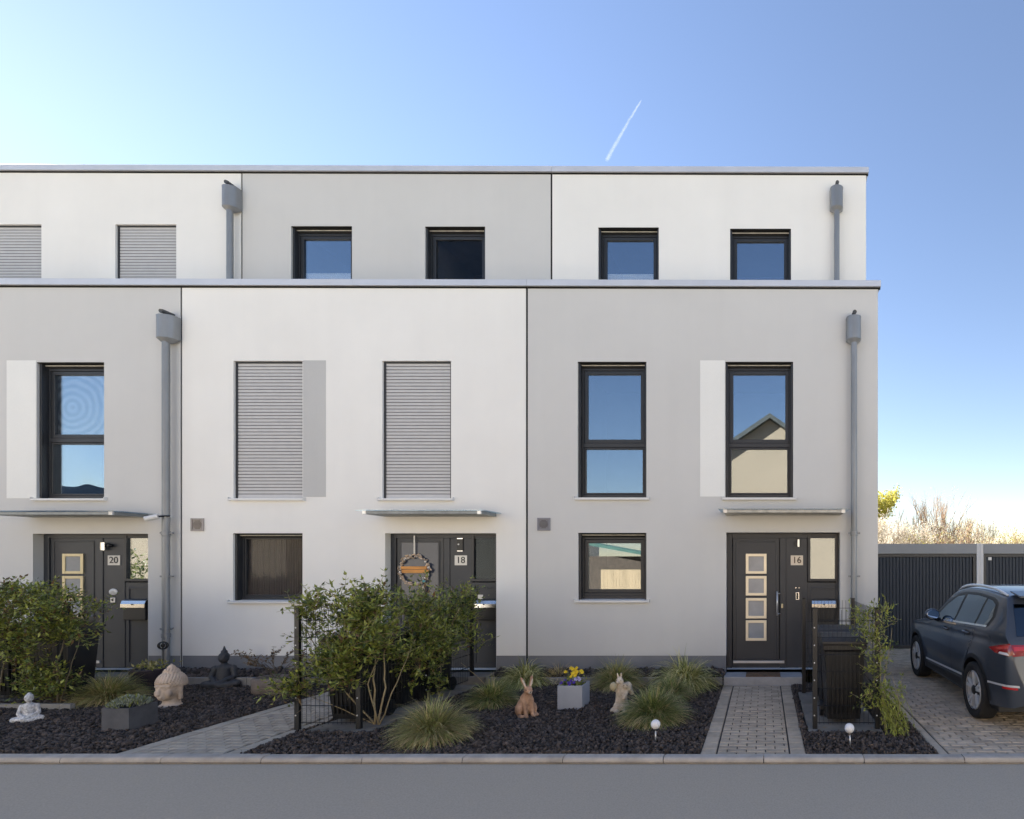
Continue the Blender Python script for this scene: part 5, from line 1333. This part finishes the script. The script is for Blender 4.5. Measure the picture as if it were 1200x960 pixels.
TZ = [.56, .72, .90, 1.00, 1.08, 1.20, 1.36, 1.50, 1.575, 1.60, 1.635, 1.655, 1.645, 1.59, 1.475, 1.28, 1.115, 1.07, 1.04, .97, .87, .74, .52]
def ztop(s): return ip(s, TS, TZ) if s < .5 else smooth_ip(s, TS, TZ)
def zbelt(s): return ip(s, [0, .5, 1.2, 2.0, 2.75, 3.1, 4.0], [1.16, 1.155, 1.135, 1.10, 1.065, 1.02, .94])
def crown(s): return ip(s, [0, .12, .45, .6, 2.2, 2.9, 3.1, 4.0, 4.5], [.03, .035, .05, .075, .075, .04, .05, .07, .10])
def zsill(s): return ip(s, [0, .08, .3, .55, 1.4, 3.1, 4.2, 4.5], [.38, .33, .29, .27, .25, .25, .27, .36])
ARCH = .415
def zbot(s):
    z = zsill(s)
    for a in (RA, FA):
        d = abs(s - a)
        if d < ARCH: z = max(z, .345 + math.sqrt(ARCH * ARCH - d * d))
    return z
def hw(s, z):
    w = ip(z, [.2, .32, .45, .60, .75, .90, 1.0, 1.08], [.862, .885, .900, .912, .918, .912, .900, .886])
    zb = zbelt(s)
    if z > zb - .03: w = min(w, .892 - .03 - .40 * (z - zb) - .35 * max(0, z - zb - .30) ** 1.5 + .03 * math.exp(-max(0, z - zb + .03) / .05))
    zc = ip(s, [0, .8, 2.8, 4.0], [1.075, 1.06, .985, .93])        # shoulder crease
    w -= .016 * math.exp(-((z - (zc - .045)) / .035) ** 2); w += .006 * math.exp(-((z - zc - .01) / .02) ** 2)
    w -= .014 * math.exp(-((z - .50) / .07) ** 2) * (1 if 1.4 < s < 3.1 else 0)
    for a in (RA, FA):
        d = math.hypot(s - a, z - .345)
        if z < 1.0: w += .016 * math.exp(-((d - ARCH - .015) / .05) ** 2)
    if s < .75: w -= .10 * ((.75 - s) / .75) ** 2.2
    if s < .16: w -= .13 * ((.16 - s) / .16) ** 2
    if s > 3.7: w -= .20 * ((s - 3.7) / .8) ** 2.2
    return max(.2, w)
NS, NG, NR = 22, 12, 12
def ring(s):
    zt, zb0 = ztop(s), zbot(s); cr = crown(s); ze = zt - cr
    zbl = min(zbelt(s), zb0 + (ze - zb0) * .62) if ze > zb0 + .04 else zb0 + .02
    P = []
    for i in range(NS):
        z = zb0 + (zbl - zb0) * i / NS; P.append((hw(s, z), z))
    for i in range(NG):
        z = zbl + (ze - zbl) * i / NG; P.append((hw(s, z), z))
    we = hw(s, ze)
    for i in range(NR + 1):
        a = (PI / 2) * i / NR; P.append((we * math.cos(a) ** .75, ze + cr * math.sin(a) ** 1.0))
    return P
def car():
    t = empty('parked_car', (CX, CY0 + 2.25, 0), 'dark blue grey family car parked on the driveway, facing the garages', 'car')
    L = lambda x, s, z: (x, s - 2.25, z)
    ss = set(np.round(np.concatenate([np.arange(0, .6, .02), np.arange(.6, 4.5, .045), [4.5]]), 4))
    for a in (RA, FA):
        for k in range(33): ss.add(round(a + ARCH * math.cos(PI * k / 32) * .9999, 4))
        ss |= {round(a - ARCH - .002, 4), round(a + ARCH + .002, 4)}
    ss = sorted(ss); R = [ring(s) for s in ss]; n = len(R[0]); mb = MB()
    for s, P in zip(ss, R):
        for x, z in P: mb.v.append(L(-x, s, z))
        for x, z in reversed(P[:-1]): mb.v.append(L(x, s, z))
    m = 2 * n - 1
    for i in range(len(ss) - 1):
        for k in range(m - 1): mb.f.append((i * m + k, (i + 1) * m + k, (i + 1) * m + k + 1, i * m + k + 1)); mb.m.append(0)
    mb.f.append(tuple(range(m))); mb.m.append(0); e = (len(ss) - 1) * m; mb.f.append(tuple(e + k for k in reversed(range(m)))); mb.m.append(0)
    body = mb.build('body', M['car_paint'], t, 0, True); fix_normals(body)
    md = body.modifiers.new('e', 'EDGE_SPLIT'); md.split_angle = rad(52)

    def side_panel(name, poly, off, m, parent, side=-1, cuts=4, lim=.12):
        bm = bmesh.new(); f = bm.faces.new([bm.verts.new((0, s, z)) for s, z in poly]); bmesh.ops.triangulate(bm, faces=[f])
        for _ in range(6):
            ed = [q for q in bm.edges if q.calc_length() > lim]
            if not ed: break
            bmesh.ops.subdivide_edges(bm, edges=ed, cuts=1); bmesh.ops.triangulate(bm, faces=bm.faces)
        for v in bm.verts: v.co = Vector(L(side * (hw(v.co.y, v.co.z) + off), v.co.y, v.co.z))
        bmesh.ops.recalc_face_normals(bm, faces=bm.faces)
        if sum(fc.normal.x * fc.calc_area() for fc in bm.faces) * side < 0: bmesh.ops.reverse_faces(bm, faces=bm.faces)
        me = bpy.data.meshes.new(name); bm.to_mesh(me); bm.free(); me.materials.append(M[m]); me.polygons.foreach_set('use_smooth', [True] * len(me.polygons))
        return place(name, me, parent)
    def line(a, b, w):                          # thin strip as a polygon in (s,z)
        (s0, z0), (s1, z1) = a, b; d = math.hypot(s1 - s0, z1 - z0); nx, nz = -(z1 - z0) / d * w / 2, (s1 - s0) / d * w / 2
        return [(s0 + nx, z0 + nz), (s0 - nx, z0 - nz), (s1 - nx, z1 - nz), (s1 + nx, z1 + nz)]
    for side in (-1, 1):
        glassy = [(.62, 1.185), (.56, 1.30), (.60, 1.47), (.78, 1.525), (1.3, 1.555), (1.8, 1.55), (2.12, 1.51), (2.42, 1.37), (2.80, 1.125), (2.72, 1.09), (1.5, 1.155)]
        side_panel('window_surround', glassy, .002, 'car_trim', t, side, lim=.1)
        fg = [(1.87, 1.13), (1.83, 1.50), (2.10, 1.465), (2.40, 1.33), (2.68, 1.135), (2.66, 1.105)]; rg = [(1.08, 1.165), (1.02, 1.505), (1.3, 1.52), (1.74, 1.515), (1.80, 1.135)]; qg = [(.68, 1.195), (.62, 1.30), (.67, 1.445), (.80, 1.485), (.96, 1.50), (1.02, 1.175)]
        # doors with their seams
        for nm, poly, gl in (('front_door', [(1.845, .33), (1.845, 1.08), (2.70, 1.04), (2.90, .98), (2.98, .62), (2.94, .33)], fg), ('rear_door', [(1.37, .33), (1.40, .60), (1.28, .72), (1.05, .90), (.98, 1.12), (1.82, 1.08), (1.82, .33)], rg)):
            seam = []
            cs, cz = sum(p[0] for p in poly) / len(poly), sum(p[1] for p in poly) / len(poly)
            for (s, z) in poly: d = math.hypot(s - cs, z - cz); seam.append((s + (s - cs) / d * .009, z + (z - cz) / d * .009))
            side_panel('door_seam', seam, .001, 'car_trim', t, side, lim=.05)
            d = side_panel('door', poly, .0032, 'car_paint', t, side, lim=.05)
            side_panel('side_window', gl, .005, 'car_glass_clear' if nm == 'front_door' else 'car_glass', d, side, lim=.1)
            hs = 1.97 if nm == 'front_door' else 1.13; hz = 1.0 if nm == 'front_door' else 1.045
            h = MB(); pts = [Vector(L(side * (hw(hs + u, hz) + o), hs + u, hz + .003 * math.sin(u * 8))) for u, o in ((0, .004), (.02, .035), (.10, .042), (.18, .035), (.20, .004))]
            h.tube(pts, [.014, .017, .017, .017, .014], 10); h.build('door_handle', M['car_paint'], d, 0, True)
            side_panel('handle_recess', [(hs + .03, hz - .045), (hs + .17, hz - .045), (hs + .19, hz), (hs + .17, hz + .035), (hs + .03, hz + .035), (hs + .01, hz)], .004, 'car_trim', d, side, lim=.03)
        side_panel('quarter_window', qg, .005, 'car_glass', t, side, lim=.1)
        side_panel('belt_strip', line((.66, 1.183), (1.8, 1.128), .022), .008, 'chrome', t, side, lim=.1); side_panel('belt_strip', line((1.8, 1.128), (2.70, 1.088), .022), .008, 'chrome', t, side, lim=.1)
        side_panel('sill_strip', line((1.36, .455), (3.10, .40), .028), .008, 'rim_silver', t, side, lim=.1)
        side_panel('sill_cladding', [(1.34, .27), (1.36, .40), (3.12, .345), (3.14, .27)], .004, 'car_trim', t, side, lim=.1)
        for a in (RA, FA):                      # wheel arch lips
            P = [(a + (ARCH + .001) * math.cos(q), .345 + (ARCH + .001) * math.sin(q)) for q in [PI * k / 24 - .05 + k * .1 / 24 for k in range(25)]]; Q = [(a + (ARCH + .052) * math.cos(q), .345 + (ARCH + .052) * math.sin(q)) for q in [PI * k / 24 - .05 + k * .1 / 24 for k in range(25)]]
            am = MB()
            for k in range(24):
                v = [L(side * (hw(s, z) + .006), s, z) for s, z in (P[k], P[k + 1], Q[k + 1], Q[k])]; am.add(v, [(0, 1, 2, 3)])
                v2 = [L(side * (hw(*P[k]) + .006), *P[k]), L(side * (hw(*P[k + 1]) + .006), *P[k + 1]), L(side * .62, *P[k + 1]), L(side * .62, *P[k])]; am.add(v2, [(0, 1, 2, 3)])
            am.build('wheel_arch', M['car_trim'], t, 0, True)
        # tail lamp: wraps from the flank to the rear
        def rear_s(x, z):
            lo, hi = 0.0, .5
            for _ in range(30):
                s = (lo + hi) / 2; ze = ztop(s) - crown(s); we = hw(s, ze)
                top = ze + crown(s) * max(0, 1 - (abs(x) / we) ** (1 / .375)) ** .5 if abs(x) < we else ze
                if top < z or abs(x) > hw(s, min(z, ze)): lo = s
                else: hi = s
            return hi
        lamp = side_panel('tail_lamp', [(.50, .955), (.30, 1.005), (.12, 1.045), (.06, .93), (.10, .905), (.34, .915)], .007, 'tail_red', t, side, lim=.03)
        def rear_panel(name, poly, off, m, parent, lim=.05):
            bm = bmesh.new(); f = bm.faces.new([bm.verts.new((x, 0, z)) for x, z in poly]); bmesh.ops.triangulate(bm, faces=[f])
            for _ in range(6):
                ed = [q for q in bm.edges if q.calc_length() > lim]
                if not ed: break
                bmesh.ops.subdivide_edges(bm, edges=ed, cuts=1); bmesh.ops.triangulate(bm, faces=bm.faces)
            for v in bm.verts: v.co = Vector(L(v.co.x, rear_s(v.co.x, v.co.z) - off, v.co.z))
            bmesh.ops.recalc_face_normals(bm, faces=bm.faces)
            if sum(fc.normal.y * fc.calc_area() for fc in bm.faces) > 0: bmesh.ops.reverse_faces(bm, faces=bm.faces)
            me = bpy.data.meshes.new(name); bm.to_mesh(me); bm.free(); me.materials.append(M[m]); me.polygons.foreach_set('use_smooth', [True] * len(me.polygons)); return place(name, me, parent)
        w9 = .80
        rear_panel('tail_lamp_face', [(side * w9, .905), (side * w9, 1.03), (side * .45, 1.035), (side * .42, .93)], .010, 'tail_red', lamp)
        rear_panel('tail_lamp_light', [(side * .78, .965), (side * .78, 1.01), (side * .50, 1.015), (side * .50, .975)], .014, 'tail_red2', lamp)
        side_panel('tail_lamp_bar', [(.36, .965), (.27, .992), (.13, 1.025), (.12, .99), (.25, .962)], .010, 'tail_red2', lamp, side, lim=.03)
        side_panel('reversing_lamp', [(.27, .915), (.10, .912), (.12, .94), (.24, .94)], .011, 'tail_clear', lamp, side, lim=.03)
        if side == -1:
            rear_panel('rear_window', [(-.72, 1.12), (-.66, 1.47), (.66, 1.47), (.72, 1.12)], .006, 'car_glass', t, .08)
            rear_panel('bumper_strip', [(-.66, .565), (-.66, .59), (.66, .59), (.66, .565)], .012, 'rim_silver', t, .06)
            rear_panel('bumper_cladding', [(-.66, .40), (-.68, .545), (.68, .545), (.66, .40)], .006, 'car_trim', t, .06)
        side_panel('bumper_strip', line((.03, .575), (.50, .545), .024), .008, 'rim_silver', t, side, lim=.04)
        side_panel('reflector', line((.04, .548), (.20, .54), .026), .009, 'tail_red2', t, side, lim=.04)
        # roof rail
        pts = []
        for k in range(15):
            s = .52 + 1.75 * k / 14; zz = ztop(s) - crown(s) + .032; lift = .034 * (1 - abs(2 * k / 14 - 1) ** 6); pts.append(L(side * (hw(s, ztop(s) - crown(s)) - .035), s, zz + lift))
        rl = MB().tube(pts, [.012] + [.019] * 13 + [.012], 10).build('roof_rail', M['rim_silver'], t, 0, True)
        # mirror
        ms, mz = 2.44, 1.17; mx = side * (hw(ms, 1.09) + .125)
        mr = MB(); mr.ball((0, 0, 0), (.125, .085, .088), 20, 12)
        o = mr.build('wing_mirror', M['car_paint'], t, 0, True); o.location = L(mx, ms, mz); o.rotation_euler = (0, 0, rad(-14 * side))
        for v in o.data.vertices:
            if v.co.y < -.03: v.co.y = -.03
        gm = MB(); gm.ball((0, -.032, 0), (.105, .004, .072), 20, 10); gm.build('mirror_glass', M['chrome'], o, 0, True)
        MB().tube([L(side * (hw(ms + .05, 1.08) - .01), ms + .05, 1.085), L(mx - side * .03, ms + .01, mz - .06)], [.035, .028], 8).build('mirror_foot', M['car_trim'], t, 0, True)
    # roof spoiler, floor, cabin
    sp = MB()
    for x0, x1 in ((-.62, .62),):
        sp.add([L(x0, .30, 1.545), L(x1, .30, 1.545), L(x1, .56, 1.60), L(x0, .56, 1.60), L(x0, .30, 1.57), L(x1, .30, 1.57), L(x1, .56, 1.618), L(x0, .56, 1.618)], [(0, 3, 2, 1), (4, 5, 6, 7), (0, 1, 5, 4), (1, 2, 6, 5), (2, 3, 7, 6), (3, 0, 4, 7)])
    sp.build('roof_spoiler', M['car_paint'], t, .01)
    MB().box(-.84, .84, .35 - 2.25, 4.3 - 2.25, .22, .40).build('underbody', M['car_trim'], t); 
    def wheel(side, a):
        w = empty('wheel', L(side * .835, a, WR)); w.parent = t
        tw = MB(); hwid = .11
        tw.lathe([(.235, -.085), (.29, -.10), (.33, -hwid), (.347, -.095), (WR, -.07), (WR, .07), (.347, .095), (.33, hwid), (.29, .10), (.235, .085)], (0, 0, 0), 56, axis='x', cap=False)
        for k in range(3): tw.lathe([(WR + .0005, -.045 + k * .04), (WR + .0005, -.035 + k * .04)], (0, 0, 0), 40, axis='x', cap=False)
        ty = tw.build('tyre', M['tyre'], w, 0, True)
        o = side * .055; rm = MB(); rm.lathe([(.238, side * .10), (.243, side * .085), (.232, side * .05), (.225, -side * .09)], (0, 0, 0), 48, axis='x', cap=False); fix_normals(rm.build('rim', M['rim_silver'], w, 0, True))
        dk = MB(); dk.lathe([(.0, o - side * .05), (.232, o - side * .05)], (0, 0, 0), 40, axis='x', cap=False); fix_normals(dk.build('brake_disc', M['rim_black'], w))
        sk_ = MB(); sb = MB()
        for k in range(5):
            a0 = 2 * PI * k / 5 + .3
            for ds, mbb, wd_ in ((-.17, sk_, .020), (.17, sk_, .020), (0.0, sb, .030)):
                a1 = a0 + ds * 1.0; a2 = a0 + ds * .45
                def P(r, ang, off, x): return (x, r * math.cos(ang) - off * math.sin(ang), r * math.sin(ang) + off * math.cos(ang))
                xf = o + side * (.03 if mbb is sk_ else .012); xb_ = o - side * .01
                v = [P(.055, a2, -wd_, xf), P(.055, a2, wd_, xf), P(.237, a1, wd_ * 1.1, xf + side * .008), P(.237, a1, -wd_ * 1.1, xf + side * .008), P(.055, a2, -wd_, xb_), P(.055, a2, wd_, xb_), P(.237, a1, wd_ * 1.1, xb_), P(.237, a1, -wd_ * 1.1, xb_)]
                mbb.add(v, [(0, 1, 2, 3), (7, 6, 5, 4), (0, 4, 5, 1), (1, 5, 6, 2), (2, 6, 7, 3), (3, 7, 4, 0)])
        fix_normals(sk_.build('spokes', M['rim_silver'], w, .004)); fix_normals(sb.build('dark_spokes', M['rim_black'], w, .004))
        MB().lathe([(.0, o + side * .045), (.05, o + side * .043), (.062, o + side * .03), (.062, o)], (0, 0, 0), 20, axis='x', cap=False).build('hub_cap', M['rim_black'], w, 0, True)
    for a in (RA, FA):
        for side in (-1, 1): wheel(side, a)
    return t
car()
# ================================================================ camera, sky, sun
cam_d = bpy.data.cameras.new('camera'); cam_o = bpy.data.objects.new('camera', cam_d); COL.objects.link(cam_o)
cam_o.location = (0, -CAMD, CAMZ); cam_o.rotation_euler = (PI / 2, 0, 0)
cam_d.sensor_fit = 'HORIZONTAL'; cam_d.sensor_width = 36; cam_d.lens = F / 1200 * 36
cam_d.shift_x = -(VX - 600) / 1200; cam_d.shift_y = (VY - 480) / 1200
cam_d.clip_start = .05; cam_d.clip_end = 5000
SC.camera = cam_o

SUN_EL, SUN_AZ = 28.0, -58.0
wd = bpy.data.worlds.new('World'); SC.world = wd; wd.use_nodes = True
nt = wd.node_tree; bg = nt.nodes['Background']
sky = nt.nodes.new('ShaderNodeTexSky'); sky.sky_type = 'NISHITA'; sky.sun_disc = False
sky.sun_elevation = rad(SUN_EL); sky.sun_rotation = rad(SUN_AZ)
sky.altitude = 1200; sky.air_density = 1.25; sky.dust_density = .10; sky.ozone_density = 1.6
nt.links.new(mixc(nt, 1.0, sky.outputs[0], (1.035, .955, .985, 1), 'MULTIPLY'), bg.inputs[0]); bg.inputs[1].default_value = SKY_S if 'SKY_S' in globals() else .0505
sl = bpy.data.lights.new('sun', 'SUN'); sl.energy = 5.0; sl.angle = rad(.53); sl.color = (1, .92, .80)
so = bpy.data.objects.new('sun', sl); COL.objects.link(so)
dv = Vector((math.sin(rad(SUN_AZ)) * math.cos(rad(SUN_EL)), math.cos(rad(SUN_AZ)) * math.cos(rad(SUN_EL)), math.sin(rad(SUN_EL))))
so.rotation_euler = dv.to_track_quat('Z', 'Y').to_euler(); so.location = dv * 60

vs = SC.view_settings
vs.view_transform = 'Standard'; vs.look = 'None'; vs.exposure = 2.25; vs.gamma = 1; vs.use_curve_mapping = False
SC.render.film_transparent = False
cy = SC.cycles
cy.use_denoising = True; cy.max_bounces = 8; cy.diffuse_bounces = 4; cy.glossy_bounces = 4; cy.transparent_max_bounces = 12
cy.sample_clamp_indirect = 6; cy.caustics_reflective = False; cy.caustics_refractive = False
